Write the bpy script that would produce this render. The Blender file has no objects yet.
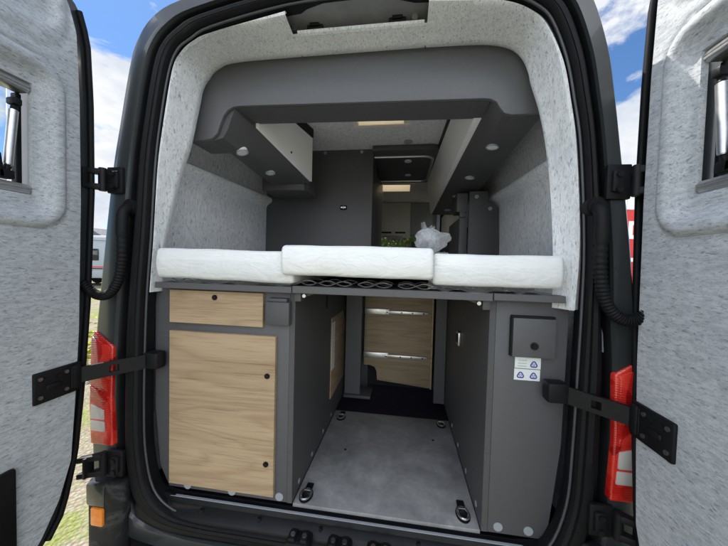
import bpy, bmesh, math, random
from mathutils import Vector, Matrix, noise as mnoise
random.seed(7)
sc = bpy.context.scene
COL = sc.collection
PI = math.pi

# ------------------------------------------------------------------ materials
MATS = {}
def nd(nt, typ, **kw):
    n = nt.nodes.new(typ)
    for k, v in kw.items():
        if k.startswith('i_'): n.inputs[k[2:]].default_value = v
        else: setattr(n, k, v)
    return n
def base_mat(name):
    m = bpy.data.materials.new(name); m.use_nodes = True
    nt = m.node_tree; b = nt.nodes['Principled BSDF']
    MATS[name] = m
    return m, nt, b
def c4(c): return (c[0], c[1], c[2], 1.0)
def ramp(nt, fac, stops):
    r = nt.nodes.new('ShaderNodeValToRGB'); e = r.color_ramp.elements
    while len(e) < len(stops): e.new(0.5)
    for k, (p, c) in enumerate(stops):
        e[k].position = p; e[k].color = c4(c)
    nt.links.new(fac, r.inputs[0]); return r
def coords(nt, scale, rot=(0,0,0)):
    t = nt.nodes.new('ShaderNodeTexCoord'); mp = nt.nodes.new('ShaderNodeMapping')
    mp.inputs['Scale'].default_value = scale; mp.inputs['Rotation'].default_value = rot
    nt.links.new(t.outputs['Object'], mp.inputs['Vector']); return mp.outputs['Vector']
def noise(nt, vec, scale, detail=3, rough=.55, dist=0):
    n = nd(nt, 'ShaderNodeTexNoise'); n.inputs['Scale'].default_value = scale
    n.inputs['Detail'].default_value = detail; n.inputs['Roughness'].default_value = rough
    n.inputs['Distortion'].default_value = dist
    nt.links.new(vec, n.inputs['Vector']); return n.outputs['Fac']
def bump(nt, b, h, strength, dist=.002):
    n = nd(nt, 'ShaderNodeBump'); n.inputs['Strength'].default_value = strength
    n.inputs['Distance'].default_value = dist
    nt.links.new(h, n.inputs['Height']); nt.links.new(n.outputs['Normal'], b.inputs['Normal'])

def mat_plain(name, c, rough=.5, metal=0., var=.12, vs=14., bmp=0., bs=400., coat=0., spec=.5):
    m, nt, b = base_mat(name)
    v = coords(nt, (1,1,1)); f = noise(nt, v, vs, 5, .6)
    r = ramp(nt, f, [(.3, [x*(1-var) for x in c]), (.7, [min(1, x*(1+var)) for x in c])])
    nt.links.new(r.outputs[0], b.inputs['Base Color'])
    b.inputs['Metallic'].default_value = metal
    rr = nd(nt, 'ShaderNodeMapRange'); rr.inputs['To Min'].default_value = max(.02, rough*.8); rr.inputs['To Max'].default_value = min(1, rough*1.2)
    f2 = noise(nt, v, vs*2.3, 4); nt.links.new(f2, rr.inputs[0]); nt.links.new(rr.outputs[0], b.inputs['Roughness'])
    b.inputs['Specular IOR Level'].default_value = spec
    b.inputs['Coat Weight'].default_value = coat; b.inputs['Coat Roughness'].default_value = .06
    if bmp: bump(nt, b, noise(nt, v, bs, 2), bmp)
    return m

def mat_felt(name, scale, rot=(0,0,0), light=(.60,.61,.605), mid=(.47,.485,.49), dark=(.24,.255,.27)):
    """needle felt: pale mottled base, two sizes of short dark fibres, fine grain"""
    m, nt, b = base_mat(name)
    v0 = coords(nt, (1,1,1)); v = coords(nt, scale, rot)
    def mixc(fac, A, Bc, mode='MIX'):
        x = nd(nt, 'ShaderNodeMix', data_type='RGBA', blend_type=mode); x.clamp_factor = True
        if isinstance(fac, float): x.inputs['Factor'].default_value = fac
        else: nt.links.new(fac, x.inputs['Factor'])
        nt.links.new(A, x.inputs['A'])
        if isinstance(Bc, tuple): x.inputs['B'].default_value = c4(Bc)
        else: nt.links.new(Bc, x.inputs['B'])
        return x.outputs['Result']
    s2 = noise(nt, coords(nt, [s*.40 for s in scale], [r+.35 for r in rot]), 1.0, 4, .6, 0)
    base = ramp(nt, s2, [(.36, mid), (.60, light)]).outputs[0]
    f1 = ramp(nt, noise(nt, v, 1.0, 2, .5, 0), [(.28, (1,1,1)), (.45, (0,0,0))])
    f2 = ramp(nt, noise(nt, coords(nt, [s*.7 for s in scale], [r-.45 for r in rot]), 1.0, 2, .5, 0), [(.27, (1,1,1)), (.40, (0,0,0))])
    col = mixc(f1.outputs[0], base, tuple((x+y)/2 for x, y in zip(dark, mid)))
    col = mixc(f2.outputs[0], col, dark)
    grain = ramp(nt, noise(nt, v0, 420, 2, .6), [(.3, (.84,.84,.85)), (.7, (1.08,1.08,1.08))])
    col = mixc(1.0, col, grain.outputs[0], 'MULTIPLY')
    tone = ramp(nt, noise(nt, v0, 6, 4, .6), [(.3, (.90,.905,.915)), (.7, (1,1,1))])
    col = mixc(1.0, col, tone.outputs[0], 'MULTIPLY')
    nt.links.new(col, b.inputs['Base Color'])
    b.inputs['Roughness'].default_value = .95; b.inputs['Specular IOR Level'].default_value = .08
    b.inputs['Sheen Weight'].default_value = .15
    ad = nd(nt, 'ShaderNodeMath', operation='ADD'); nt.links.new(noise(nt, v0, 600, 2), ad.inputs[0]); nt.links.new(f1.outputs[0], ad.inputs[1])
    bump(nt, b, ad.outputs[0], .35, .0012)
    return m

def mat_wood(name, along, tint=1.0, red=1.0):
    # along: index of the axis the grain runs along; the board's normal axis is compressed too
    m, nt, b = base_mat(name)
    s = [13., 13., 13.]; s[along] = 1.1
    v = coords(nt, s)
    s2 = [260., 260., 260.]; s2[along] = 5.
    v2 = coords(nt, s2)
    s3 = [5.5, 5.5, 5.5]; s3[along] = .55
    n1 = noise(nt, coords(nt, s3), 1, 4, .5, .7)
    mul = nd(nt, 'ShaderNodeMath', operation='MULTIPLY'); mul.inputs[1].default_value = 20.
    nt.links.new(n1, mul.inputs[0])
    fr = nd(nt, 'ShaderNodeMath', operation='PINGPONG'); fr.inputs[1].default_value = 1.
    nt.links.new(mul.outputs[0], fr.inputs[0])
    L = (.455*tint, .335*tint*red, .208*tint*red); D = (.37*tint, .26*tint*red, .155*tint*red)
    r1 = ramp(nt, fr.outputs[0], [(0., D), (.28, [ (a+b_)/2 for a, b_ in zip(L, D)]), (.65, L)])
    pores = ramp(nt, noise(nt, v2, 1, 3, .6), [(.34, (.60,.56,.50)), (.44, (1,1,1))])
    broad = ramp(nt, noise(nt, v, .35, 4), [(.3, (.86,.84,.82)), (.7, (1.06,1.06,1.06))])
    m1 = nd(nt, 'ShaderNodeMix', data_type='RGBA', blend_type='MULTIPLY'); m1.inputs['Factor'].default_value = .75
    nt.links.new(r1.outputs[0], m1.inputs['A']); nt.links.new(pores.outputs[0], m1.inputs['B'])
    s4 = [55., 55., 55.]; s4[along] = 1.6
    mid = ramp(nt, noise(nt, coords(nt, s4), 1, 4, .6, .4), [(.32, (.90,.885,.865)), (.55, (1,1,1)), (.75, (1.03,1.03,1.03))])
    m0 = nd(nt, 'ShaderNodeMix', data_type='RGBA', blend_type='MULTIPLY'); m0.inputs['Factor'].default_value = 1
    nt.links.new(m1.outputs['Result'], m0.inputs['A']); nt.links.new(mid.outputs[0], m0.inputs['B'])
    m2 = nd(nt, 'ShaderNodeMix', data_type='RGBA', blend_type='MULTIPLY'); m2.inputs['Factor'].default_value = 1
    nt.links.new(m0.outputs['Result'], m2.inputs['A']); nt.links.new(broad.outputs[0], m2.inputs['B'])
    nt.links.new(m2.outputs['Result'], b.inputs['Base Color'])
    b.inputs['Roughness'].default_value = .55
    bump(nt, b, noise(nt, v2, 1, 3), .15, .001)
    return m

def mat_concrete(name):
    m, nt, b = base_mat(name)
    v = coords(nt, (1,1,1))
    a = noise(nt, v, 6, 7, .62, .5); c = noise(nt, v, 30, 6, .7)
    r = ramp(nt, a, [(.3, (.19,.188,.186)), (.5, (.275,.272,.268)), (.7, (.37,.365,.355))])
    r2 = ramp(nt, c, [(.3, (.8,.8,.8)), (.7, (1.1,1.1,1.1))])
    m1 = nd(nt, 'ShaderNodeMix', data_type='RGBA', blend_type='MULTIPLY'); m1.inputs['Factor'].default_value = 1
    nt.links.new(r.outputs[0], m1.inputs['A']); nt.links.new(r2.outputs[0], m1.inputs['B'])
    nt.links.new(m1.outputs['Result'], b.inputs['Base Color'])
    b.inputs['Roughness'].default_value = .42
    bump(nt, b, c, .12, .002)
    return m

def mat_clear(name, tint=(1,1,1), gloss=.10, rough=.02, alpha_col=None):
    m = bpy.data.materials.new(name); m.use_nodes = True; nt = m.node_tree; nt.nodes.clear()
    o = nd(nt, 'ShaderNodeOutputMaterial'); t = nd(nt, 'ShaderNodeBsdfTransparent'); g = nd(nt, 'ShaderNodeBsdfGlossy')
    t.inputs[0].default_value = c4(tint); g.inputs['Roughness'].default_value = rough
    fr = nd(nt, 'ShaderNodeFresnel'); fr.inputs[0].default_value = 1.45
    mx = nd(nt, 'ShaderNodeMixShader')
    nt.links.new(fr.outputs[0], mx.inputs[0]); nt.links.new(t.outputs[0], mx.inputs[1]); nt.links.new(g.outputs[0], mx.inputs[2])
    nt.links.new(mx.outputs[0], o.inputs[0]); MATS[name] = m; return m

def mat_opal(name):
    m = bpy.data.materials.new(name); m.use_nodes = True; nt = m.node_tree; nt.nodes.clear()
    o = nd(nt, 'ShaderNodeOutputMaterial'); t = nd(nt, 'ShaderNodeBsdfTranslucent'); g = nd(nt, 'ShaderNodeBsdfTransparent')
    t.inputs[0].default_value = (.95,.9,.8,1); g.inputs[0].default_value = (.9,.88,.82,1); mx = nd(nt, 'ShaderNodeMixShader'); mx.inputs[0].default_value = .45
    nt.links.new(t.outputs[0], mx.inputs[1]); nt.links.new(g.outputs[0], mx.inputs[2]); nt.links.new(mx.outputs[0], o.inputs[0]); MATS[name] = m; return m

def mat_ground(name):
    m, nt, b = base_mat(name)
    v = coords(nt, (1,1,1))
    vo = nd(nt, 'ShaderNodeTexVoronoi'); vo.inputs['Scale'].default_value = 42; nt.links.new(v, vo.inputs['Vector'])
    st = ramp(nt, vo.outputs['Distance'], [(.05, (.36,.32,.23)), (.35, (.26,.23,.165)), (.7, (.09,.078,.052))])
    hue = nd(nt, 'ShaderNodeMix', data_type='RGBA', blend_type='MULTIPLY'); hue.inputs['Factor'].default_value = .5
    nt.links.new(st.outputs[0], hue.inputs['A']); nt.links.new(vo.outputs['Color'], hue.inputs['B'])
    dirt = ramp(nt, noise(nt, v, 3, 6, .65), [(.4, (.25,.22,.145)), (.65, (.37,.33,.25))])
    mx = nd(nt, 'ShaderNodeMix', data_type='RGBA'); mx.inputs['Factor'].default_value = .5
    nt.links.new(hue.outputs['Result'], mx.inputs['A']); nt.links.new(dirt.outputs[0], mx.inputs['B'])
    gr = ramp(nt, noise(nt, v, 1.1, 7, .7), [(.5, (0,0,0)), (.60, (1,1,1))])
    gc = ramp(nt, noise(nt, v, 60, 4, .7), [(.3, (.10,.13,.025)), (.7, (.24,.26,.07))])
    m2 = nd(nt, 'ShaderNodeMix', data_type='RGBA')
    nt.links.new(gr.outputs[0], m2.inputs['Factor']); nt.links.new(mx.outputs['Result'], m2.inputs['A']); nt.links.new(gc.outputs[0], m2.inputs['B'])
    nt.links.new(m2.outputs['Result'], b.inputs['Base Color'])
    b.inputs['Roughness'].default_value = .95
    bump(nt, b, vo.outputs['Distance'], .8, .02)
    return m

M = {}
M['paint'] = mat_plain('anthracite_paint', (.030,.034,.035), .30, 0, .03, 6, 0, 400, .6, ) 
M['paint'].node_tree.nodes['Principled BSDF'].inputs['Coat Weight'].default_value = .25
M['seal_hl'] = mat_plain('seal_highlight_grey', (.05,.052,.058), .35, 0, .1, 20)  # lighter than the seal rubber, paints the highlight on its edge
def mat_scuff():
    m, nt, b = base_mat('scuffed_plastic'); v = coords(nt, (1,1,1))
    a = ramp(nt, noise(nt, coords(nt, (5,14,9), (0,0,.5)), 1, 8, .72, 1.2), [(.50, (.012,.0125,.013)), (.62, (.05,.05,.047)), (.75, (.13,.125,.115))])
    nt.links.new(a.outputs[0], b.inputs['Base Color']); b.inputs['Roughness'].default_value = .6; b.inputs['Specular IOR Level'].default_value = .25
    bump(nt, b, noise(nt, v, 500, 2), .2, .001); return m
M['scuff'] = mat_scuff()
M['bolt'] = mat_plain('dark_steel', (.16,.16,.165), .35, .8, .1, 40)
M['recess'] = mat_plain('recess_paint', (.17,.175,.185), .4, 0, .2, 12)
M['green'] = mat_plain('bumper_corner_paint', (.030,.032,.027), .25, 0, .05, 20, 0, 400, .6)
M['black'] = mat_plain('black_plastic', (.008,.008,.009), .48, 0, .2, 30, .1, 600)
M['black'].node_tree.nodes['Principled BSDF'].inputs['Specular IOR Level'].default_value = .22
M['rubber'] = mat_plain('black_rubber', (.006,.006,.0068), .6, 0, .2, 30, .1, 300)
M['rubber'].node_tree.nodes['Principled BSDF'].inputs['Specular IOR Level'].default_value = .22
M['jamb'] = mat_plain('dark_frame_paint', (.0075,.008,.009), .36, 0, .3, 12)
M['jamb'].node_tree.nodes['Principled BSDF'].inputs['Specular IOR Level'].default_value = .22
M['grey'] = mat_plain('grey_laminate', (.088,.088,.091), .5, 0, .05, 60, .06, 900)
M['greyd'] = mat_plain('dark_grey_laminate', (.072,.071,.072), .55, 0, .06, 60, .06, 900)
M['shelf'] = mat_plain('shelf_laminate', (.098,.099,.104), .48, 0, .05, 60, .06, 900)
M['white'] = mat_plain('white_front', (.84,.84,.83), .45, 0, .03, 8)
M['cream'] = mat_plain('cream_plastic', (.78,.72,.6), .4, 0, .04, 8)
M['metal'] = mat_plain('steel', (.62,.62,.62), .3, 1, .1, 40)
M['alu'] = mat_plain('brushed_aluminium', (.66,.66,.66), .38, 1, .08, 60)
M['zinc'] = mat_plain('zinc_slide', (.72,.72,.68), .35, .85, .1, 40)
M['cap'] = mat_plain('grey_cap', (.30,.32,.34), .5, 0, .05, 40)
M['lampg'] = mat_plain('lamp_glass', (.75,.75,.78), .25, 0, .03, 40)
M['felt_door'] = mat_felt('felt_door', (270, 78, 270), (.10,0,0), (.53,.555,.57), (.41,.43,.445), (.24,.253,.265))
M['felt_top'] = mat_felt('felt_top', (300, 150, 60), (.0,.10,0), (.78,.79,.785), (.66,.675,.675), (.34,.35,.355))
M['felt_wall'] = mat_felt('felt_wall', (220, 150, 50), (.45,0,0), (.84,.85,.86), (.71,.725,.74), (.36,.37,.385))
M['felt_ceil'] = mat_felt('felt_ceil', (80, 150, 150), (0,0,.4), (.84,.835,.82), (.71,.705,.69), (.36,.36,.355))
M['wood'] = mat_wood('light_oak', 0)
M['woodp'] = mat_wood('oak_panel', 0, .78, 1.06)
M['woodc'] = mat_wood('oak_cover', 1, .9, 1)
M['floor'] = mat_concrete('concrete_laminate')
M['glass'] = mat_clear('window_glass', (.9,.93,.93))
M['opal'] = mat_opal('opal_roof_pane')
M['wind'] = mat_clear('windscreen_glass', (.85,.92,.88))
M['ground'] = mat_ground('gravel')
def mat_red():
    m, nt, b = base_mat('red_lens'); v = coords(nt, (1,1,1))
    vo = nd(nt, 'ShaderNodeTexVoronoi', feature='F1'); vo.inputs['Scale'].default_value = 26; nt.links.new(coords(nt, (1,.3,.55), (0,.6,0)), vo.inputs['Vector'])
    r = ramp(nt, vo.outputs['Color'], [(.15, (.34,.008,.007)), (.5, (.52,.018,.013)), (.85, (.66,.045,.028))])
    nt.links.new(r.outputs[0], b.inputs['Base Color']); b.inputs['Roughness'].default_value = .14
    b.inputs['Subsurface Weight'].default_value = .2; b.inputs['Subsurface Radius'].default_value = (.05,.01,.01)
    b.inputs['Coat Weight'].default_value = .8
    w = nd(nt, 'ShaderNodeTexWave', bands_direction='Z'); w.inputs['Scale'].default_value = 45; nt.links.new(v, w.inputs['Vector'])
    bump(nt, b, w.outputs['Fac'], .35, .002)
    return m
M['red'] = mat_red()
M['redsign'] = mat_plain('red_banner', (.62,.03,.03), .6, 0, .05, 4)
M['amber'] = mat_plain('amber_lens', (.75,.22,.02), .2, 0, .15, 60, 0, 10, .5)
def mat_clearlens():
    m, nt, b = base_mat('clear_lens'); v = coords(nt, (60,60,60), (0,.5,0))
    w = nd(nt, 'ShaderNodeTexWave'); w.inputs['Scale'].default_value = 2.2; w.inputs['Distortion'].default_value = 2.5
    nt.links.new(v, w.inputs['Vector'])
    r = ramp(nt, w.outputs['Fac'], [(.15, (.15,.13,.12)), (.8, (.72,.69,.63))])
    nt.links.new(r.outputs[0], b.inputs['Base Color']); b.inputs['Roughness'].default_value = .12; b.inputs['Coat Weight'].default_value = .8
    return m
M['clear'] = mat_clearlens()
def mat_fabric():
    m, nt, b = base_mat('white_mattress'); v = coords(nt, (1,1,1))
    r = ramp(nt, noise(nt, v, 7, 5), [(.3, (.74,.75,.73)), (.7, (.82,.83,.80))])
    nt.links.new(r.outputs[0], b.inputs['Base Color']); b.inputs['Roughness'].default_value = .42
    b.inputs['Specular IOR Level'].default_value = .35; b.inputs['Coat Weight'].default_value = .25; b.inputs['Coat Roughness'].default_value = .25
    w = noise(nt, coords(nt, (9, 9, 22), (0,.5,.3)), 1, 5, .6, 2.2)
    bump(nt, b, w, .45, .012); return m
M['fabric'] = mat_fabric()
def mat_bag(name, a, c=(.85,.88,.92)):
    m = bpy.data.materials.new(name); m.use_nodes = True; nt = m.node_tree; nt.nodes.clear()
    o = nd(nt, 'ShaderNodeOutputMaterial'); t = nd(nt, 'ShaderNodeBsdfTransparent'); p = nd(nt, 'ShaderNodeBsdfPrincipled')
    tl = nd(nt, 'ShaderNodeBsdfTranslucent'); tl.inputs[0].default_value = c4(c)
    p.inputs['Base Color'].default_value = c4(c); p.inputs['Roughness'].default_value = .12
    v = coords(nt, (1,1,1)); b = noise(nt, v, 22, 5, .65, 1.5); bn = nd(nt, 'ShaderNodeBump'); bn.inputs['Strength'].default_value = .5; bn.inputs['Distance'].default_value = .02
    nt.links.new(b, bn.inputs['Height']); nt.links.new(bn.outputs[0], p.inputs['Normal'])
    m1 = nd(nt, 'ShaderNodeMixShader'); m1.inputs[0].default_value = .5; nt.links.new(p.outputs[0], m1.inputs[1]); nt.links.new(tl.outputs[0], m1.inputs[2])
    mx = nd(nt, 'ShaderNodeMixShader'); r = ramp(nt, noise(nt, v, 30, 4, .6, 2), [(.3, (a*.7,)*3), (.7, (min(1,a*1.3),)*3)])
    nt.links.new(r.outputs[0], mx.inputs[0]); nt.links.new(t.outputs[0], mx.inputs[1]); nt.links.new(m1.outputs[0], mx.inputs[2])
    nt.links.new(mx.outputs[0], o.inputs[0]); return m
M['bag'] = mat_bag('plastic_bag', .42, (.97,.98,1.0))
M['wrap'] = mat_bag('plastic_wrap', .13)
def mat_leaf(name, a, b_):
    m, nt, b = base_mat(name)
    g = nd(nt, 'ShaderNodeObjectInfo'); v = coords(nt, (1,1,1))
    r = ramp(nt, noise(nt, v, 2.2, 5, .7), [(.3, a), (.7, b_)])
    nt.links.new(r.outputs[0], b.inputs['Base Color']); b.inputs['Roughness'].default_value = .6
    b.inputs['Subsurface Weight'].default_value = 0.
    return m
M['leaf'] = mat_leaf('tree_leaves', (.06,.10,.018), (.16,.20,.045))
M['weed'] = mat_leaf('weed_leaves', (.30,.34,.03), (.48,.48,.06))
M['grass'] = mat_leaf('grass_blades', (.16,.20,.04), (.30,.32,.09))
M['bark'] = mat_plain('bark', (.11,.08,.055), .9, 0, .35, 12, .6, 40)
M['cara'] = mat_plain('caravan_skin', (.30,.335,.37), .35, 0, .03, 3)
M['carw'] = mat_plain('caravan_roof', (.6,.6,.6), .4, 0, .03, 3)
M['slate'] = mat_plain('slate_roof', (.10,.105,.125), .8, 0, .25, 3, .3, 30)
M['render'] = mat_plain('house_render', (.5,.47,.42), .9, 0, .08, 3, .2, 60)
M['dkglass'] = mat_plain('dark_window', (.015,.018,.02), .1, 0, .1, 3)
M['paper'] = mat_plain('paper_label', (.74,.78,.75), .6, 0, .03, 40)
M['ink'] = mat_plain('blue_ink', (.06,.07,.33), .6, 0, .05, 40)
M['inkg'] = mat_plain('grey_ink', (.45,.5,.45), .6, 0, .05, 40)
M['dark'] = mat_plain('dark_void', (.02,.02,.022), .8, 0, .1, 8)
M['cabh'] = mat_plain('cab_headliner', (.58,.57,.54), .8, 0, .06, 30)
M['purple'] = mat_plain('dark_plum_carpet', (.03,.022,.042), .9, 0, .2, 30)

# ------------------------------------------------------------------ mesh builder
class MB:
    def __init__(s): s.bm = bmesh.new()
    def _merge(s, b2):
        me = bpy.data.meshes.new('tmp'); b2.to_mesh(me); b2.free(); s.bm.from_mesh(me); bpy.data.meshes.remove(me)
    def box(s, x0, x1, y0, y1, z0, z1, bev=0., seg=2):
        b = bmesh.new(); bmesh.ops.create_cube(b, size=1)
        for v in b.verts: v.co = Vector(((x0+x1)/2+v.co.x*(x1-x0), (y0+y1)/2+v.co.y*(y1-y0), (z0+z1)/2+v.co.z*(z1-z0)))
        if bev: bmesh.ops.bevel(b, geom=b.edges[:], offset=bev, segments=seg, profile=.5, affect='EDGES')
        s._merge(b); return s
    def prism(s, pts, axis, a, b_, bev=0., seg=2):
        """polygon pts (2-tuples in the two other axes, in xyz order) extruded along axis from a to b_"""
        def mk(p, t): return {0: (t, p[0], p[1]), 1: (p[0], t, p[1]), 2: (p[0], p[1], t)}[axis]
        b = bmesh.new(); A = [b.verts.new(mk(p, a)) for p in pts]; B = [b.verts.new(mk(p, b_)) for p in pts]
        b.faces.new(A); b.faces.new(B[::-1]); n = len(pts)
        for i in range(n): b.faces.new((A[i], B[i], B[(i+1) % n], A[(i+1) % n]))
        bmesh.ops.recalc_face_normals(b, faces=b.faces[:])
        if bev:
            ed = [e for e in b.edges if len(e.link_faces) == 2 and e.calc_face_angle(0) > .6]
            bmesh.ops.bevel(b, geom=ed, offset=bev, segments=seg, profile=.5, affect='EDGES')
        s._merge(b); return s
    def tube(s, pts, r, n=10, closed=False, rf=None):
        pts = [Vector(p) for p in pts]; b = s.bm; rings = []; N = len(pts); up = None
        for i, p in enumerate(pts):
            if closed: t = pts[(i+1) % N]-pts[i-1]
            else: t = pts[min(i+1, N-1)]-pts[max(i-1, 0)]
            t.normalize()
            if up is None:
                up = t.orthogonal().normalized()
            up = (up-t*up.dot(t)).normalized(); w = t.cross(up)
            rr = rf(i) if rf else r
            rings.append([b.verts.new(p+(up*math.cos(2*PI*k/n)+w*math.sin(2*PI*k/n))*rr) for k in range(n)])
        for i in range(N if closed else N-1):
            R0, R1 = rings[i], rings[(i+1) % N]
            for k in range(n): b.faces.new((R0[k], R0[(k+1) % n], R1[(k+1) % n], R1[k]))
        if not closed:
            b.faces.new(rings[0][::-1]); b.faces.new(rings[-1])
        return s
    def cyl(s, p0, p1, r, n=20, r2=None, bev=0.):
        p0, p1 = Vector(p0), Vector(p1); d = p1-p0
        b = bmesh.new(); bmesh.ops.create_cone(b, cap_ends=True, segments=n, radius1=r, radius2=r if r2 is None else r2, depth=d.length)
        if bev:
            ed = [e for e in b.edges if len(e.link_faces) == 2 and e.calc_face_angle(0) > .9]
            bmesh.ops.bevel(b, geom=ed, offset=bev, segments=2, affect='EDGES')
        q = d.to_track_quat('Z', 'Y').to_matrix().to_4x4(); q.translation = (p0+p1)/2
        bmesh.ops.transform(b, matrix=q, verts=b.verts[:]); s._merge(b); return s
    def loft(s, rows, closed=False, skip=None):
        b = s.bm; R = [[b.verts.new(p) for p in r] for r in rows]; n = len(rows[0])
        for i in range(len(rows)-1):
            for k in range(n if closed else n-1):
                if skip and skip(i, k): continue
                b.faces.new((R[i][k], R[i][(k+1) % n], R[i+1][(k+1) % n], R[i+1][k]))
        return s
    def quad(s, *p):
        s.bm.faces.new([s.bm.verts.new(q) for q in p]); return s
    def mirror(s):   # mirror the built mesh in x
        for v in s.bm.verts: v.co.x = -v.co.x
        bmesh.ops.reverse_faces(s.bm, faces=s.bm.faces[:]); return s
    def pieces(s):
        bm = s.bm; bm.verts.index_update(); seen = {}; isl = []
        for v in bm.verts:
            if v in seen: continue
            st = [v]; seen[v] = len(isl); lo = Vector(v.co); hi = Vector(v.co); n = 0
            while st:
                q = st.pop(); n += 1
                for i in range(3): lo[i] = min(lo[i], q.co[i]); hi[i] = max(hi[i], q.co[i])
                for e in q.link_edges:
                    w = e.other_vert(q)
                    if w not in seen: seen[w] = len(isl); st.append(w)
            isl.append((lo, hi))
            if len(isl) > 60: return None
        k = len(isl); par = list(range(k))
        def f(a):
            while par[a] != a: a = par[a]
            return a
        for a in range(k):
            for b in range(a+1, k):
                la, ha = isl[a]; lb, hb = isl[b]
                g = math.sqrt(sum(max(0, la[i]-hb[i], lb[i]-ha[i])**2 for i in range(3)))
                if g <= max(.02, .5*max(max(ha-la), max(hb-lb)))*.98: par[f(a)] = f(b)
        roots = sorted({f(a) for a in range(k)})
        if len(roots) < 2: return None
        return [[v for v in bm.verts if f(seen[v]) == r] for r in roots]
    def build(s, name, mat, parent=None, smooth=35, solid=0., recalc=True, split=True):
        """one object; loose far-apart pieces become objects of their own under the same parent"""
        pc = s.pieces() if split and parent is not None else None
        if pc:
            outs = []
            for keep in pc:
                b = s.bm.copy(); ks = {v.index for v in keep}; b.verts.ensure_lookup_table()
                bmesh.ops.delete(b, geom=[v for v in b.verts if v.index not in ks], context='VERTS')
                m = MB(); m.bm.free(); m.bm = b; outs.append(m.build(name, mat, parent, smooth, solid, recalc, False))
            s.bm.free(); return outs[0]
        if recalc: bmesh.ops.recalc_face_normals(s.bm, faces=s.bm.faces[:])
        me = bpy.data.meshes.new(name); s.bm.to_mesh(me); s.bm.free()
        o = bpy.data.objects.new(name, me); COL.objects.link(o); me.materials.append(mat)
        if smooth:
            for p in me.polygons: p.use_smooth = True
            try: me.set_sharp_from_angle(angle=math.radians(smooth))
            except Exception: pass
        if solid:
            md = o.modifiers.new('thick', 'SOLIDIFY'); md.thickness = solid; md.offset = 1
        if parent is not None: o.parent = parent; o.matrix_parent_inverse = parent.matrix_world.inverted() if False else Matrix.Translation(-Vector(WPOS.get(parent.name, (0,0,0))))
        WPOS[o.name] = (0,0,0)
        return o
WPOS = {}
def tag(o, label=None, cat=None, group=None, kind=None):
    if label: o['label'] = label
    if cat: o['category'] = cat
    if group: o['group'] = group
    if kind: o['kind'] = kind
    return o
def thing(name, loc, label, cat, group=None):
    o = bpy.data.objects.new(name, None); COL.objects.link(o); o.location = loc; o.empty_display_size = .1
    WPOS[o.name] = tuple(loc)
    return tag(o, label, cat, group)

def cr(pts, n=6):
    """Catmull-Rom through pts (any dimension)"""
    P = [Vector(p) for p in pts]; out = []
    for i in range(len(P)-1):
        p0 = P[i-1] if i else P[0]*2-P[1]; p1, p2 = P[i], P[i+1]; p3 = P[i+2] if i+2 < len(P) else P[-1]*2-P[-2]
        for k in range(n):
            t = k/n
            out.append(.5*((2*p1)+(p2-p0)*t+(2*p0-5*p1+4*p2-p3)*t*t+(3*p1-p0-3*p2+p3)*t**3))
    out.append(P[-1]); return out
def interp(tab, x):
    if x <= tab[0][0]: return tab[0][1]
    for (a, b), (c, d) in zip(tab, tab[1:]):
        if x <= c: return b+(d-b)*(x-a)/(c-a)
    return tab[-1][1]
def sstep(a, b, x):
    t = min(1, max(0, (x-a)/(b-a))); return t*t*(3-2*t)

# ------------------------------------------------------------------ THE VAN
VAN = thing('camper_van', (0,0,0), 'anthracite high-roof camper van seen from behind with both rear doors swung open', 'camper van')

# outlines in the rear plane: O inner (seal), B outer (body), clockwise from bottom centre-left
PAIR = [((0,.552),(0,.435)),((-.3,.552),(-.35,.435)),((-.5,.553),(-.62,.435)),((-.62,.572),(-.82,.465)),((-.70,.640),(-.925,.56)),((-.735,.78),(-.945,.75)),
 ((-.742,.95),(-.942,.95)),((-.738,1.2),(-.930,1.2)),((-.73,1.393),(-.908,1.40)),((-.714,1.60),(-.885,1.60)),((-.698,1.85),(-.852,1.85)),((-.68,2.0),(-.824,2.0)),
 ((-.645,2.19),(-.785,2.2)),((-.61,2.272),(-.757,2.29)),((-.555,2.31),(-.695,2.375)),((-.475,2.345),(-.575,2.427)),((-.2,2.392),(-.25,2.48)),((.05,2.4),(.05,2.49)),
 ((.281,2.392),(.33,2.48)),((.445,2.372),(.50,2.45)),((.535,2.352),(.62,2.405)),((.60,2.318),(.695,2.362)),((.645,2.27),(.745,2.30)),((.69,2.157),(.79,2.157)),((.718,2.03),(.812,2.03)),
 ((.742,1.885),(.833,1.885)),((.764,1.6),(.873,1.6)),((.766,1.394),(.896,1.394)),((.764,1.2),(.928,1.2)),((.76,.95),(.94,.95)),((.75,.78),(.945,.75)),((.705,.640),(.925,.56)),
 ((.62,.572),(.82,.465)),((.5,.553),(.62,.435)),((.3,.552),(.35,.435))]
loop = PAIR + [PAIR[0]]
O = cr([(p[0][0], p[0][1], 0) for p in loop], 4)[:-1]
B = cr([(p[1][0], p[1][1], 0) for p in loop], 4)[:-1]
O = [(v.x, v.y) for v in O]; B = [(v.x, v.y) for v in B]
NO = len(O)
def ring(f, y): return [(o[0]+(b[0]-o[0])*f, y, o[1]+(b[1]-o[1])*f) for o, b in zip(O, B)]
# black jamb
mb = MB(); mb.loft([ring(f, y) for f, y in [(.0,.06),(.0,.020),(.29,.016),(.30,.03),(.345,.031),(.35,.024),(.365,.024),(.37,.031),(.44,.03),(.46,.004),(.49,-.002)]], True)
mb.build('door_frame', M['jamb'], VAN, 40)
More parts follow.
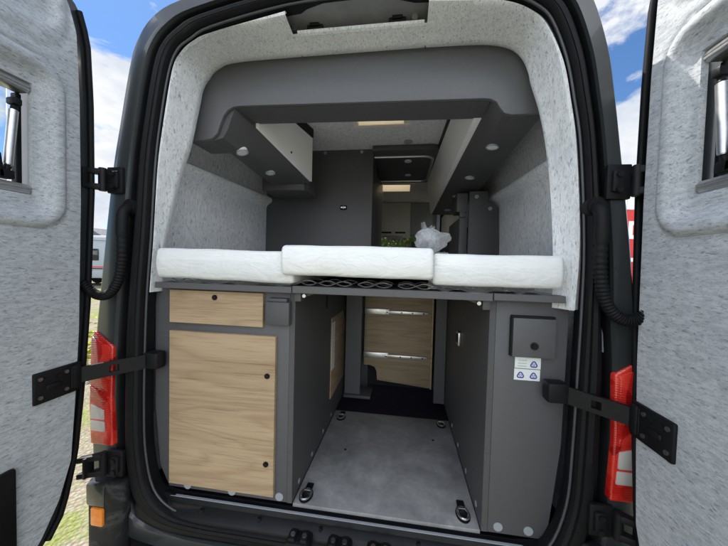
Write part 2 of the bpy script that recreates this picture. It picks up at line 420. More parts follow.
# painted shell: rear corner, sides, roof, nose
def sect(y, wide, top, zlow=.40, shrink=1.0):
    out = []
    for b in B:
        x, z = b
        t = min(1, max(0, (z-.455)/(2.49-.455)))
        zz = zlow+(top-zlow)*t
        out.append((x*(1+(wide-1)*1.0), y, zz))
    return out
def sk(i, k):
    return i in (10, 11) and 62 <= k <= 78
rows = [ring(.49,-.002), ring(.52,-.012), ring(.9,-.012), ring(.97,-.004), ring(1.0,.03), sect(.12,1.03,2.53), sect(.35,1.06,2.57), sect(.40,1.06,2.575), sect(.83,1.065,2.59), sect(2.05,1.07,2.60), sect(2.42,1.07,2.60), sect(2.8,1.07,2.60), sect(3.95,1.07,2.58), sect(4.3,1.06,2.50), sect(4.55,1.05,2.34)]
rows += [sect(5.05,1.04,1.75), sect(5.45,1.03,1.34), sect(6.0,.98,1.08), sect(6.25,.8,.85), sect(6.26,.4,.7)]
IW = 14      # rows IW..IW+2 carry the windscreen
def cut(i, k):
    a, b = rows[i][k], rows[i+1][(k+1) % NO]; z = (a[2]+b[2])/2; x = (a[0]+b[0])/2
    if i in (IW, IW+1) and 56 <= k <= 83: return True
    if i in (12, 13, 14) and 1.22 < z < 2.05 and abs(x) > .8: return True          # cab door glass
    if i == 11 and x > .75 and .62 < z < 2.25: return True                        # unseen opening added to let light into the interior
    if i in (7, 9) and z > 2.3 and -.34 < x < .40: return True                   # roof hatches
    return False
mb = MB(); mb.loft(rows, True, cut)
mb.build('body_shell', M['paint'], VAN, 40)
mb = MB(); mb.loft([[r[k] for k in range(56, 85)] for r in rows[IW:IW+3]])
mb.build('windscreen', M['wind'], VAN, 60)
# rubber seal
mb = MB(); mb.loft([ring(f, y) for f, y in [(.012,.035),(.0,.004),(.02,-.006),(.06,-.011),(.09,-.009),(.105,-.004),(.12,-.009),(.20,-.012),(.265,-.008),(.285,.002),(.285,.018)]], True); mb.build('door_seal', M['rubber'], VAN, 30)
mb = MB(); mb.tube([(o[0]*.994, .014, (o[1]-1.5)*.996+1.5) for o in O], .0042, 8, True); mb.build('seal_highlight', M['seal_hl'], VAN, 60)  # thin lighter tube standing in for the seal's edge highlight
# rails on the black jamb, edge highlights put into their pale grey
for s_ in (-1, 1):
    mb = MB(); x0 = .845
    pts = cr([(s_*.80, .026, 2.13),(s_*.822,.026,1.95),(s_*.838,.026,1.7),(s_*.848,.026,1.45),(s_*.856,.026,1.27)], 6)
    mb.tube([(p.x*.975, p.y, p.z) for p in pts], .0045, 6); mb.build('jamb_highlight_rail', M['cap'], VAN, 60)

# felt lining round the opening -------------------------------------------------
LO = [((-.72,.03,1.393),(-.705,.06,1.395)),((-.703,.03,1.60),(-.7025,.06,1.573)),((-.688,.03,1.85),(-.665,.10,1.873)),((-.668,.03,2.0),(-.64,.12,1.998)),((-.63,.03,2.2),(-.62,.15,2.20)),
 ((-.597,.03,2.262),(-.60,.17,2.275)),((-.548,.03,2.297),(-.56,.17,2.312)),((-.47,.03,2.325),(-.48,.17,2.333)),((-.203,.03,2.374),(-.203,.17,2.337))]
RO = [((.277,.03,2.374),(.277,.17,2.337)),((.44,.03,2.352),(.46,.17,2.332)),((.525,.03,2.334),(.54,.17,2.32)),((.585,.03,2.303),(.59,.17,2.296)),((.63,.03,2.258),(.622,.165,2.25)),((.68,.03,2.15),(.642,.15,2.17)),
 ((.707,.03,2.03),(.665,.12,2.04)),((.73,.03,1.885),(.688,.10,1.86)),((.752,.03,1.6),(.694,.06,1.597)),((.746,.03,1.394),(.70,.06,1.395))]
def trim_rows(chain, n=6):
    o = cr([c[0] for c in chain], n); i = cr([c[1] for c in chain], n); rows = []
    for a, b in zip(o, i):
        row = []
        for f, g, h in [(0,.0,0),(.04,0,-.012),(.28,.02,-.012),(.42,.10,-.004),(.55,.32,.0),(.75,.66,0),(.92,.9,0),(1,1,0)]:
            row.append(Vector((a.x+(b.x-a.x)*f, a.y+(b.y-a.y)*g+h, a.z+(b.z-a.z)*f)))
        out = Vector((b.x-.05, 0, b.z-1.9)); 
        c = row[-1]; row.append(Vector((c.x*1.02, c.y+.03, c.z+(.012 if c.z > 2.2 else 0)))); row.append(Vector((c.x*1.12, c.y+.10, c.z+(.04 if c.z > 2.2 else 0))))
        q = row[0]; row.insert(0, Vector((q.x*1.03, q.y+.012, q.z+(.018 if q.z > 2.2 else 0)))); row.insert(0, Vector((q.x*1.05, q.y+.06, q.z+(.03 if q.z > 2.2 else 0))))
        rows.append(row)
    return rows
mb = MB(); L = trim_rows(LO); R = trim_rows(RO)
mb.loft(L); mb.loft(R)
# centre piece with the latch cut-out
cen = []
for k in range(13):
    t = k/12; x = -.203+(.277+.203)*t; x2 = -.186+(.268+.186)*t
    zo, zi = 2.306, 2.337
    row = [Vector((x2, .105, 2.352)), Vector((x2, .088, 2.362)), Vector((x2, .085, 2.358)), Vector((x2, .098, 2.348))]
    a, b = Vector((x, .03, 2.374)), Vector((x, .17, 2.337))
    for f, g in [(.62,.42),(.8,.7),(.92,.9),(1,1)]: row.append(a.lerp(b, f)*1.0); row[-1].y = a.y+(b.y-a.y)*g
    c = row[-1]; row.append(Vector((c.x, c.y+.03, c.z+.012))); row.append(Vector((c.x, c.y+.10, c.z+.04)))
    cen.append(row)
mb.loft(cen)
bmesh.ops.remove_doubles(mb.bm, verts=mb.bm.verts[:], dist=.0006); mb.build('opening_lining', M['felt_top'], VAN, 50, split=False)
# dark latch recess above the cut-out
mb = MB(); mb.prism([(.03,2.40),(.03,2.47),(.16,2.47),(.16,2.352),(.13,2.352),(.12,2.385),(.06,2.395)], 0, -.24, .30, .004)
mb.build('latch_recess', M['recess'], VAN)
for x in (-.125, .175):
    mb = MB(); mb.box(x-.03, x+.03, .10, .125, 2.372, 2.402, .004); mb.box(x-.018, x+.018, .092, .104, 2.38, 2.396, .003); mb.build('upper_catch', M['black'], VAN)
for x in (-.20, .235):
    mb = MB(); mb.cyl((x,.095,2.38),(x,.125,2.38), .011, 12); mb.build('recess_bolt', M['metal'], VAN)

# side lining with waist ledge, ceiling, floor ----------------------------------
def wall_rows(s_, y):
    k = (y-.2)/3.0; zl = 1.955+.12*min(k, .6)
    b = .86-.02*sstep(.2, .1, y)
    return [(s_*b, y, .55),(s_*b, y, 1.2),(s_*b, y, 1.5),(s_*(b-.004), y, zl-.055),(s_*(b-.012), y, zl-.035),(s_*(b-.045), y, zl-.01),(s_*(b-.05), y, zl+.005),(s_*(b-.046), y, zl+.02),(s_*(b-.02), y, zl+.032),(s_*(b-.005), y, zl+.05),(s_*b*.985, y, 2.15),(s_*b*.94, y, 2.26),(s_*b*.86, y, 2.345),(s_*b*.78, y, 2.375)]
for s_ in (-1, 1):
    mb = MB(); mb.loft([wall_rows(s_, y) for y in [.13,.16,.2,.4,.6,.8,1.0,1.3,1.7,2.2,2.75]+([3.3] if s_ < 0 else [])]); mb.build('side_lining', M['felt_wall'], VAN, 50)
H = [(-.07,.20,.45,.80), (-.24,.27,2.10,2.37)]      # roof hatch holes x0,x1,y0,y1
xs = sorted({-.68,.68}|{h[i] for h in H for i in (0,1)}); ys = sorted({.16,3.1}|{h[i] for h in H for i in (2,3)})
mb = MB()
for a, b in zip(xs, xs[1:]):
    for c, d in zip(ys, ys[1:]):
        if any(a >= h[0]-1e-6 and b <= h[1]+1e-6 and c >= h[2]-1e-6 and d <= h[3]+1e-6 for h in H): continue
        mb.quad((a,c,2.375),(b,c,2.375),(b,d,2.375),(a,d,2.375))
bmesh.ops.remove_doubles(mb.bm, verts=mb.bm.verts[:], dist=1e-5)
mb.build('ceiling_lining', M['felt_ceil'], VAN, 0)
for h in H:
    x0,x1,y0,y1 = h; w = .035 if h is H[0] else .05
    mb = MB()
    for bx in [(x0-w,x1+w,y0-w,y0),(x0-w,x1+w,y1,y1+w),(x0-w,x0,y0,y1),(x1,x1+w,y0,y1)]: mb.box(bx[0],bx[1],bx[2],bx[3],2.355,2.64,.004,1)
    for bx in [(x0-.14,x1+.16,y0-.12,y0-w),(x0-.14,x1+.16,y1+w,y1+.12),(x0-.14,x0-w,y0-w,y1+w),(x1+w,x1+.16,y0-w,y1+w)]: mb.box(bx[0],bx[1],bx[2],bx[3],2.612,2.64,.003,1)
    fr = mb.build('roof_window', M['cream'], VAN)
    mb = MB(); mb.box(x0-.02,x1+.02,y0-.02,y1+.02,2.655,2.665); mb.build('roof_window_pane', M['opal'], fr, 0)
# cargo floor
mb = MB(); mb.box(-.1625,.509,.066,.757,.605,.62,.002); FL = mb.build('cargo_floor', M['floor'], VAN)
mb = MB(); mb.box(-.86,.86,.75,4.2,.46,.50); mb.box(-.86,.86,.12,.75,.46,.54); mb.build('lower_floor', M['purple'], VAN, 0)
mb = MB(); mb.box(-.1625,.509,.7575,.767,.50,.618,.002); mb.build('floor_edge', M['black'], VAN)
for i, (x, y) in enumerate([(-.124,.106),(.462,.118),(-.112,.68),(.460,.705)]):
    mb = MB(); mb.prism([(x+.026*math.cos(q), y+.037*math.sin(q)) for q in [2*PI*k/20 for k in range(20)]], 2, .6203, .624, .001); mb.box(x-.014,x+.014,y+.024,y+.060,.6203,.6265,.003)
    RB = mb.build('ring_plate', M['black'], FL)
    mb = MB(); mb.tube([(x+.019*math.cos(q), y+.029*math.sin(q)-.004, .630-.003*math.sin(q)) for q in [2*PI*k/20 for k in range(20)]], .0042, 8, True); mb.box(x-.015,x+.015,y+.014,y+.022,.624,.632,.002)
    lr = mb.build('lashing_ring', M['metal'], FL)
for x, y in [(.40,.55),(-.03,.40)]:
    mb = MB(); mb.cyl((x,y,.6195),(x,y,.6215),.006,12); mb.build('floor_screw', M['black'], FL)
# sill between floor and bumper
mb = MB(); prof = [(.0655,.607),(.0655,.596),(.055,.594),(.050,.601),(.042,.601),(.036,.585),(.018,.578),(.004,.566),(-.002,.552),(-.002,.50)]
rowsS = []
for k in range(41):
    t = k/40; x = -.76+1.53*t
    lift = .045*(1-sstep(0, .10, t))+.045*sstep(.90, 1., t)
    rowsS.append([(x, y, z+lift*.6) for y, z in prof])
mb.loft(rowsS); SI = mb.build('sill', M['jamb'], VAN, 30)
mb = MB(); mb.box(-.70,.70,.0405,.0515,.6012,.6035,.001,1); mb.build('sill_strip', M['cap'], SI)
for x in (-.105, .035, .17):
    mb = MB(); mb.box(x-.042,x+.042,-.045,.012,.545,.578,.008); mb.box(x-.034,x-.008,-.040,.004,.574,.590,.006); mb.box(x+.008,x+.034,-.040,.004,.574,.590,.006)
    mb.build('door_latch', M['black'], SI)
    mb = MB(); mb.cyl((x-.02,-.022,.590),(x-.02,-.022,.594),.008,12); mb.cyl((x+.02,-.022,.590),(x+.02,-.022,.594),.008,12); mb.build('latch_pin', M['metal'], SI)
for x in (-.5,-.27,-.04,.3,.52):
    mb = MB(); mb.cyl((x,.020,.574),(x,.022,.586),.007,10); mb.build('sill_bolt', M['black'], SI)

# bumper and lamps ------------------------------------------------------------------
mb = MB()
mb.prism([(-.07,.20),(-.10,.26),(-.10,.38),(-.085,.41),(.02,.43),(.05,.42),(.05,.20)], 0, -.93, .93, .012)
mb.prism([(-.925,-.03),(-.905,-.05),(-.80,-.05),(-.775,-.03),(-.775,.0),(-.925,.06)], 2, .42, .69, .012)
mb.prism([(.925,-.03),(.905,-.05),(.80,-.05),(.775,-.03),(.775,.0),(.925,.06)], 2, .42, .69, .012)
BU = mb.build('rear_bumper', M['scuff'], VAN, 40)
for s_ in (-1, 1):
    mb = MB(); mb.box(s_*.862-.026, s_*.862+.026, -.058, .01, .535, .602, .006); mb.build('marker_lamp', M['amber'], BU)
    mb = MB(); mb.box(s_*.872-.040, s_*.872+.040, -.0555, .05, .604, .689, .010); mb.build('bumper_corner', M['green'], BU)
for s_ in (-1, 1):
    out = [(.838,.812),(.934,.812),(.940,.95),(.931,1.16),(.918,1.245),(.835,1.19),(.842,1.0)]
    dz = .028 if s_ > 0 else 0
    out = [(s_*x+(.006 if s_ > 0 else 0), z+dz) for x, z in out]
    mb = MB(); mb.prism(out, 1, -.019, .07, .006, 3); TL = mb.build('tail_light', M['red'], VAN, 40)
    def lens(nm, q, mt):
        mb = MB(); mb.prism([(s_*x+(.006 if s_ > 0 else 0), z+dz) for x, z in q], 1, -.0235, -.016, .003); mb.build(nm, M[mt], TL, 40)
    lx = .868 if s_ < 0 else .850
    lens('clear_lens', [(lx,.866),(.926,.866),(.930,.905),(lx+.002,.905)], 'clear')
    lens('clear_lens', [(lx+.003,.912),(.930,.912),(.928,.968 if s_ < 0 else .985),(lx+.005,.948 if s_ < 0 else .962)], 'clear')
    lens('lens_bar', [(.851,.975),(.928,.998),(.931,1.04),(.852,1.00)], 'red')
    lens('lens_panel', [(.852,1.02),(.929,1.055),(.922,1.225),(.845,1.185)], 'red')
# hinges -----------------------------------------------------------------------------
def hinge(s_, dy, z0, z1):
    mb = MB(); zc = (z0+z1)/2
    mb.box(.79,.853,-.024,-.008,z0-.012,z1+.012,.004)                 # leaf on the body
    mb.box(.80,.83,-.034,-.02,zc-.03,zc+.03,.004)
    mb.cyl((.862,-.03,z0-.006),(.862,-.03,z1+.006),.013,16,bev=.002)   # pin
    for zz in (z0+.008, z1-.008): mb.prism([(.848,-.022),(.858,-.042),(.90,-.062-dy*.3),(.925,-.075),(.925,-.055),(.89,-.03),(.866,-.012)], 2, zz-.010, zz+.010, .003)
    mb.box(.895,.905,-.07,-.035,z0,z1,.002)
    for zz in (zc-.025, zc+.018): mb.cyl((.815,-.04,zz),(.815,-.03,zz),.009,8)
    if s_ < 0: mb.mirror()
    return mb.build('door_hinge', M['black'], VAN)
for s_, dy in ((-1,.0),(1,.0)):
    hinge(s_, dy, *((1.765,1.835) if s_ < 0 else (1.735,1.81))); hinge(s_, dy, *((.715,.79) if s_ < 0 else (.745,.815)))
# hoses ------------------------------------------------------------------------------
for s_ in (-1, 1):
    p = cr([(s_*.775,.02,1.705),(s_*.772,-.03,1.69),(s_*.772,-.04,1.64),(s_*.775,-.038,1.52),(s_*.790,-.04,1.435),(s_*.825,-.045,1.387),(s_*.865,-.055,1.388),(s_*.895,-.075,1.43)], 22)
    mb = MB(); mb.tube(p, .017, 14, False, lambda i: (.0180 if i < 52 else (.0168 if i % 3 else .0140))); mb.cyl((s_*.775,.022,1.705),(s_*.775,-.014,1.705),.03,18,bev=.004)
    mb.build('cable_hose', M['rubber'], VAN, 50)
# check straps -----------------------------------------------------------------------
def strap(s_, dy):
    mb = MB()
    def bar(a, b, h, th, z_off=0):
        a, b = Vector(a), Vector(b); d = (b-a).normalized(); w = d.cross(Vector((0,0,1))).normalized()*th/2
        ring_ = []
        for p in (a, b): ring_.append([p+w+Vector((0,0,h)), p-w+Vector((0,0,h)), p-w-Vector((0,0,h)), p+w-Vector((0,0,h))])
        mb.loft(ring_, True); mb.bm.faces.new([mb.bm.verts.new(q) for q in ring_[0]]); mb.bm.faces.new([mb.bm.verts.new(q) for q in ring_[1]])
    A, Bq = Vector((.70,.035,1.137)), Vector((.865,-.115+dy,1.118))
    bar(A, A.lerp(Bq,.5), .026, .012)
    for zo in (.019,-.019): bar(A.lerp(Bq,.5)+Vector((0,0,zo)), A.lerp(Bq,.62)+Vector((0,0,zo)), .007, .012)
    bar(A.lerp(Bq,.62), Bq+(Bq-A)*.10, .026, .012)
    mb.box(.675,.735,.005,.05,1.105,1.168,.008)
    mb.cyl(Bq+Vector((0,-.012,-.035)), Bq+Vector((0,-.012,.035)), .012, 14)
    if s_ < 0: mb.mirror()
    return mb.build('check_strap', M['black'], VAN, 30)

# ------------------------------------------------------------------ rear doors
LIN = [(.56,.40),(.60,.25),(.638,.214),(.726,.166),(.836,.132),(1.03,.119),(1.27,.106),(1.71,.098),(2.04,.100),(2.25,.108),(2.33,.125),(2.37,.17)]
BOD = [(.525,.37),(.56,.225),(.60,.168),(.66,.128),(.83,.090),(1.03,.070),(1.37,.046),(1.75,.032),(2.06,.034),(2.27,.044),(2.36,.072),(2.40,.13)]
WIN = (.212,.66,1.700,2.028)
def rr(t, z, t0, t1, z0, z1, r):
    cx, cz = (t0+t1)/2, (z0+z1)/2; qx = abs(t-cx)-(t1-t0)/2+r; qz = abs(z-cz)-(z1-z0)/2+r
    return math.hypot(max(qx,0), max(qz,0))+min(max(qx,qz),0)-r
def lin_depth(t, z):
    d = rr(t, z, .137, .76, 1.600, 2.112, .085)
    h = -.006*math.exp(-(d/.008)**2)                       # crease line round the pocket
    h += .012*sstep(.0,-.012,d)*(1-sstep(-.03,-.055,d))     # soft rib inside it
    h -= .018*sstep(-.03,-.07,d)
    e = rr(t, z, .160, .72, 2.215, 2.50, .06)
    h -= .016*sstep(.012,-.012,e)
    e2 = rr(t, z, .125, .80, 2.15, 2.60, .10)
    h -= .005*math.exp(-(e2/.010)**2)
    g = rr(t, z, .17, .74, .66, 1.02, .06)
    return h
def spaced(a, b, st, extra):
    v = [a+(b-a)*i/int(round((b-a)/st)) for i in range(int(round((b-a)/st))+1)]
    for e in extra: v = [x for x in v if abs(x-e) > st*.45]+[e]
    return sorted(v)
def sheet(ts, zs, edge, far, hole, xf, s_, dy, zmin, zmax):
    bm = bmesh.new(); V = {}
    for i, t in enumerate(ts):
        for j, z in enumerate(zs):
            tt = min(max(t, interp(edge, z)), far)
            V[i,j] = bm.verts.new((s_*xf(tt, z), -tt+dy, z))
    for i in range(len(ts)-1):
        for j in range(len(zs)-1):
            tc, zc = (ts[i]+ts[i+1])/2, (zs[j]+zs[j+1])/2
            if hole and hole[0] < tc < hole[1] and hole[2] < zc < hole[3]: continue
            bm.faces.new((V[i,j],V[i+1,j],V[i+1,j+1],V[i,j+1]))
    bmesh.ops.remove_doubles(bm, verts=bm.verts[:], dist=1e-5); bmesh.ops.dissolve_degenerate(bm, edges=bm.edges[:], dist=1e-5)
    bmesh.ops.delete(bm, geom=[v for v in bm.verts if not v.link_faces], context='VERTS')
    return bm
def rear_door(s_, dy, lab):
    m = MB(); m.bm.free()
    far = .80
    # painted door body: closed slab with a window hole
    ts = spaced(.03, .82, .035, [WIN[0]-.012, WIN[1]+.012]); zs = spaced(.525, 2.40, .03, [WIN[2]-.012, WIN[3]+.012])
    hole = (WIN[0]-.012, WIN[1]+.012, WIN[2]-.012, WIN[3]+.012)
    bm = sheet(ts, zs, BOD, .82, hole, lambda t, z: .900, s_, dy, .525, 2.40)
    ret = bmesh.ops.extrude_face_region(bm, geom=bm.faces[:])
    for v in [g for g in ret['geom'] if isinstance(g, bmesh.types.BMVert)]: v.co.x += s_*.045
    m.bm = bm; D = m.build('rear_door', M['paint'], VAN, 40)
    D['label'] = lab
    # felt lining
    ts = spaced(.09, far, .0075, [WIN[0], WIN[1]]); zs = spaced(.56, 2.37, .0095, [WIN[2], WIN[3]])
    bm = sheet(ts, zs, LIN, far, WIN, lambda t, z: .866-lin_depth(t, z), s_, dy, .56, 2.37)
    # turn the edges (rim and window reveal) back toward the door body
    be = [e for e in bm.edges if len(e.link_faces) == 1]
    ret = bmesh.ops.extrude_edge_only(bm, edges=be)
    for v in [g for g in ret['geom'] if isinstance(g, bmesh.types.BMVert)]: v.co.x = s_*.8995
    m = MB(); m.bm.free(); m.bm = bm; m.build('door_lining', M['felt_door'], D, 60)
    # rubber along the hinge edge
    pts = [(s_*.892, -interp(BOD, z)-.012+dy, z) for z in [.60+.05*k for k in range(36)]]
    m = MB(); m.tube(pts, .009, 8); m.build('edge_seal', M['rubber'], D, 60)
    # window: frame bars, pane, strut, latches
    t0,t1,z0,z1 = WIN
    m = MB()
    for a, b, c, d in [(t0+.002,t1-.002,z1-.030,z1-.002),(t0+.002,t1-.002,z0+.002,z0+.03)]: 
        y0, y1 = sorted((-a+dy, -b+dy)); x0, x1 = sorted((s_*.889, s_*.930)); m.box(x0,x1,y0,y1,c,d,.004)
        for q in (.35,.65): m.box(*sorted((s_*.8855, s_*.890)), y0, y1, c+(d-c)*q-.003, c+(d-c)*q+.003, .001, 1)
    m.build('window_frame', M['alu'], D, 30)
    m = MB()
    for a, b in [(t0+.001,t0+.014),(t1-.045,t1-.001)]:
        y0, y1 = sorted((-a+dy, -b+dy)); x0, x1 = sorted((s_*.920, s_*.941)); m.box(x0,x1,y0,y1,z0+.03,z1-.03,.002,1)
    m.build('window_rubber', M['black'], D, 30)
    m = MB(); y0, y1 = sorted((-t0-.02+dy, -t1+.02+dy)); x0, x1 = sorted((s_*.942, s_*.9445)); m.box(x0,x1,y0,y1,z0+.005,z1-.005); m.build('window_pane', M['glass'], D, 0)
    m = MB(); m.cyl((s_*.898,-.258+dy,1.775),(s_*.898,-.245+dy,1.935),.011,16,bev=.002); ST = m.build('window_strut', M['alu'], D, 40)
    m = MB(); m.cyl((s_*.898,-.244+dy,1.936),(s_*.905,-.235+dy,1.968),.008,12); m.cyl((s_*.898,-.258+dy,1.774),(s_*.905,-.262+dy,1.745),.008,12)
    m.box(*sorted((s_*.885,s_*.915)), -.252+dy, -.232+dy, 1.95, 1.97, .004); m.box(*sorted((s_*.885,s_*.915)), -.285+dy, -.25+dy, 1.735, 1.76, .004)
    m.prism([(-.29+dy,1.735),(-.27+dy,1.735),(-.278+dy,1.80),(-.30+dy,1.83),(-.31+dy,1.82)], 0, s_*.885, s_*.90, .003)
    m.build('strut_mount', M['black'], D, 40)
    # strap bracket on the door
    m = MB(); m.box(*sorted((s_*.857,s_*.868)), -.232+dy, -.104+dy, 1.068, 1.165, .004)
    m.box(*sorted((s_*.848,s_*.858)), -.135+dy, -.112+dy, 1.08, 1.158, .004); m.box(*sorted((s_*.85,s_*.858)), -.205+dy, -.165+dy, 1.105, 1.122, .004)
    for yy in (-.17,-.205): m.cyl((s_*.858,yy+dy,1.14),(s_*.852,yy+dy,1.14),.008,10)
    SB = m.build('strap_bracket', M['black'], D, 40)
    m = MB()
    for yy, zz in ((-.150,1.145),(-.150,1.088),(-.218,1.145),(-.218,1.088)): m.cyl((s_*.8575,yy+dy,zz),(s_*.8535,yy+dy,zz),.006,10)
    m.build('bracket_bolt', M['bolt'], SB, 40)
    # low pocket / lock cover
    m = MB(); m.box(*sorted((s_*.85,s_*.868)), -.62+dy, -.275+dy, .66, .915, .008); m.build('lock_cover', M['black'], D, 40)
    return D
rear_door(-1, 0, 'rear door in shade with grey felt lining')
rear_door(1, .048, 'rear door catching sun on its upper felt lining')
strap(-1, 0); strap(1, .048)
# over-cab shelf, dash and seats seen through the van --------------------------------------
mb = MB(); mb.prism([(3.0,2.37),(3.0,1.915),(3.06,1.895),(4.2,2.03),(4.3,2.2),(4.3,2.37)], 0, -.85, .30, .01); CS = mb.build('overcab_shelf', M['cabh'], VAN)
mb = MB(); mb.prism([(3.02,2.37),(3.02,1.93),(3.08,1.91),(4.2,2.03),(4.3,2.2),(4.3,2.37)], 0, .303, .86, .01); mb.build('overcab_locker', M['cap'], VAN)
for x in (-.02,.17):
    mb = MB(); mb.box(x-.07,x+.07,2.992,3.004,1.948,1.97,.003); mb.build('air_vent', M['black'], CS)
mb = MB(); mb.prism([(-.03,1.905),(.21,1.905),(.17,1.845),(.15,1.84),(.12,1.875),(.06,1.875),(.03,1.84),(.01,1.845)], 1, 2.98, 3.1, .008); mb.build('reading_console', M['cap'], CS)
mb = MB(); mb.prism([(4.55,.9),(4.55,1.2),(4.75,1.32),(5.35,1.3),(5.4,.9)], 0, -.85, .85, .03); mb.build('dashboard', M['black'], VAN)
for x in (-.45,.45):
    mb = MB(); mb.prism([(3.45,.75),(3.45,.98),(3.35,1.0),(3.2,1.75),(3.3,1.78),(3.5,1.12),(4.0,1.08),(4.02,.75)], 0, x-.23, x+.23, .04); mb.box(x-.13,x+.13,3.18,3.28,1.76,1.86,.03); mb.build('cab_seat', M['greyd'], VAN)
# wheels
for y in (1.25, 5.0):
    for s_ in (-1, 1):
        mb = MB(); mb.cyl((s_*.74,y,.345),(s_*.97,y,.345),.345,36,bev=.03); W = mb.build('wheel', M['rubber'], VAN, 40)
        mb = MB(); mb.cyl((s_*.965,y,.345),(s_*.978,y,.345),.20,28,bev=.005); mb.build('rim', M['alu'], W, 40)
# ------------------------------------------------------------------ FURNITURE (left rear cabinet)
def knob(x, y, z, parent, r=.010):
    mb = MB(); mb.cyl((x,y,z),(x,y-.006,z), r, 18, bev=.0015); mb.cyl((x,y-.006,z),(x,y-.0075,z), r*.55, 14); return mb.build('knob', M['black'], parent, 40)
CL = thing('storage_cabinet', (-.42,.5,.62), 'grey cabinet with oak drawer and oak door left of the load bay', 'cabinet')
mb = MB()
mb.prism([(-.672,.6215),(-.1845,.6215),(-.1845,1.411),(-.735,1.411),(-.735,.94),(-.712,.70)], 1, .062, .95, .0015)
mb.build('carcass', M['grey'], CL, 30)
mb = MB(); mb.box(-.1839,-.1638,.0603,1.045,.6215,1.4114,.001,1); mb.build('side_panel', M['greyd'], CL, 30)
mb = MB(); mb.box(-.692,-.161,.012,.92,1.4119,1.434,.0015,1); mb.build('top_board', M['grey'], CL, 30)
mb = MB(); mb.box(-.6603,-.2817,.0453,.0615,1.2785,1.4039,.0012,1); DR = mb.build('drawer_front', M['wood'], CL, 30); knob(-.471,.0453,1.381,DR)
mb = MB(); mb.box(-.6603,-.2312,.0453,.0615,.647,1.2467,.0012,1); DO = mb.build('cabinet_door', M['wood'], CL, 30); knob(-.260,.0453,1.101,DO); knob(-.260,.0453,.771,DO)
mb = MB(); mb.box(-.2667,-.1759,.0322,.0615,1.2916,1.3759,.004); mb.box(-.2574,-.1853,.0341,.0612,1.3763,1.389,.003); mb.build('socket_box', M['greyd'], CL, 30)
for x, z in [(-.592,.635),(-.405,.635),(-.2135,.640)]:
    mb = MB(); mb.cyl((x,.0619,z),(x,.0600,z),.0155,20); mb.build('screw_cap', M['cap'], CL, 40)
for y in (.134,.297,.477,.641):
    mb = MB(); mb.cyl((-.1642,y,.652),(-.1622,y,.652),.010,16); mb.build('screw_cap', M['cap'], CL, 40)
# oak cover with paper label in the side panel
mb = MB(); mb.prism([(.596,.762),(.961,.762),(.961,1.127),(.895,1.216),(.596,1.216)], 0, -.1636, -.158, .002); CV = mb.build('side_cover', M['woodc'], CL, 30)
mb = MB(); mb.box(-.1578,-.1570,.600,.666,.921,1.188); PL = mb.build('paper_label', M['paper'], CV, 0)
mb = MB()
random.seed(3)
for k in range(16):
    z = 1.178-k*.016
    mb.box(-.1569,-.1565,.606,.606+.02+.035*random.random(),z-.004,z)
mb.build('label_print', M['inkg'], CV, 0)
mb = MB(); mb.box(-.1635,-.1605,.488,.502,1.286,1.356,.001,1); mb.build('slot_plate', M['black'], CL, 30)

# right rear cabinet
CRt = thing('service_cabinet', (.62,.5,.62), 'plain grey cabinet with square hatch and white sticker right of the load bay', 'cabinet')
mb = MB(); mb.prism([(.5308,.6215),(.700,.6215),(.722,.675),(.748,.94),(.753,1.415),(.5308,1.415)], 1, .062, .95, .0015); mb.build('carcass', M['grey'], CRt, 30)
mb = MB(); mb.box(.5102,.5303,.0603,.97,.6215,1.4152,.001,1); mb.build('side_panel', M['greyd'], CRt, 30)
mb = MB(); mb.box(.5074,.716,.012,.92,1.4156,1.4376,.0015,1); mb.build('top_board', M['grey'], CRt, 30)
mb = MB(); mb.box(.5794,.7077,.0416,.0615,1.2326,1.359,.0025); HT = mb.build('hatch', M['grey'], CRt, 30); knob(.644,.0416,1.271,HT,.0117)
mb = MB(); mb.box(.5757,.7063,.0444,.0615,1.3595,1.366,.001,1); mb.box(.5743,.579,.0453,.0615,1.2326,1.3609,.001,1); mb.build('hatch_frame', M['black'], HT, 30)
mb = MB(); mb.box(.5953,.6749,.0608,.0617,1.1905,1.227); mb.box(.5944,.674,.0608,.0617,1.1512,1.1882); SK = mb.build('sticker', M['paper'], CRt, 0)
mb = MB()
def tri_icon(cx, cz, r, y=.0602):
    p = []
    for k in range(3):      # rounded triangle ring
        a0 = PI/2+k*2*PI/3
        for i in range(7):
            a = a0-1.0+2.0*i/6
            p.append(Vector((cx+math.cos(a0)*r*.50+math.cos(a)*r*.42, y, cz+math.sin(a0)*r*.50+math.sin(a)*r*.42)))
    mb.tube(p, r*.20, 6, True)
    mb.tube([(cx+math.cos(a)*r*.30, y, cz+math.sin(a)*r*.30) for a in [2*PI*i/12 for i in range(12)]], r*.09, 4, True)
tri_icon(.654,1.2045,.011); tri_icon(.614,1.167,.011); tri_icon(.654,1.167,.011)
for v in mb.bm.verts: v.co.y = .0604+(v.co.y-.0602)*.15
mb.build('recycling_mark', M['ink'], SK, 40)
mb = MB()
for z in (1.217,1.207,1.198): mb.box(.605,.632,.0603,.0607,z-.0014,z+.0014)
mb.build('sticker_print', M['inkg'], SK, 0)
for x, z in [(.564,.644),(.660,.644)]:
    mb = MB(); mb.cyl((x,.0619,z),(x,.0600,z),.015,20); mb.build('screw_cap', M['cap'], CRt, 40)
for y in (.134,.302,.479,.649):
    mb = MB(); mb.cyl((.5105,y,.655),(.5085,y,.655),.010,16); mb.build('screw_cap', M['cap'], CRt, 40)
mb = MB(); mb.box(.4971,.5100,.4974,.5536,1.1316,1.1971,.003); LH = mb.build('latch', M['metal'], CRt, 30)
mb = MB(); mb.box(.4942,.4975,.5068,.5442,1.1437,1.1849,.002); mb.build('latch_insert', M['black'], LH, 30)

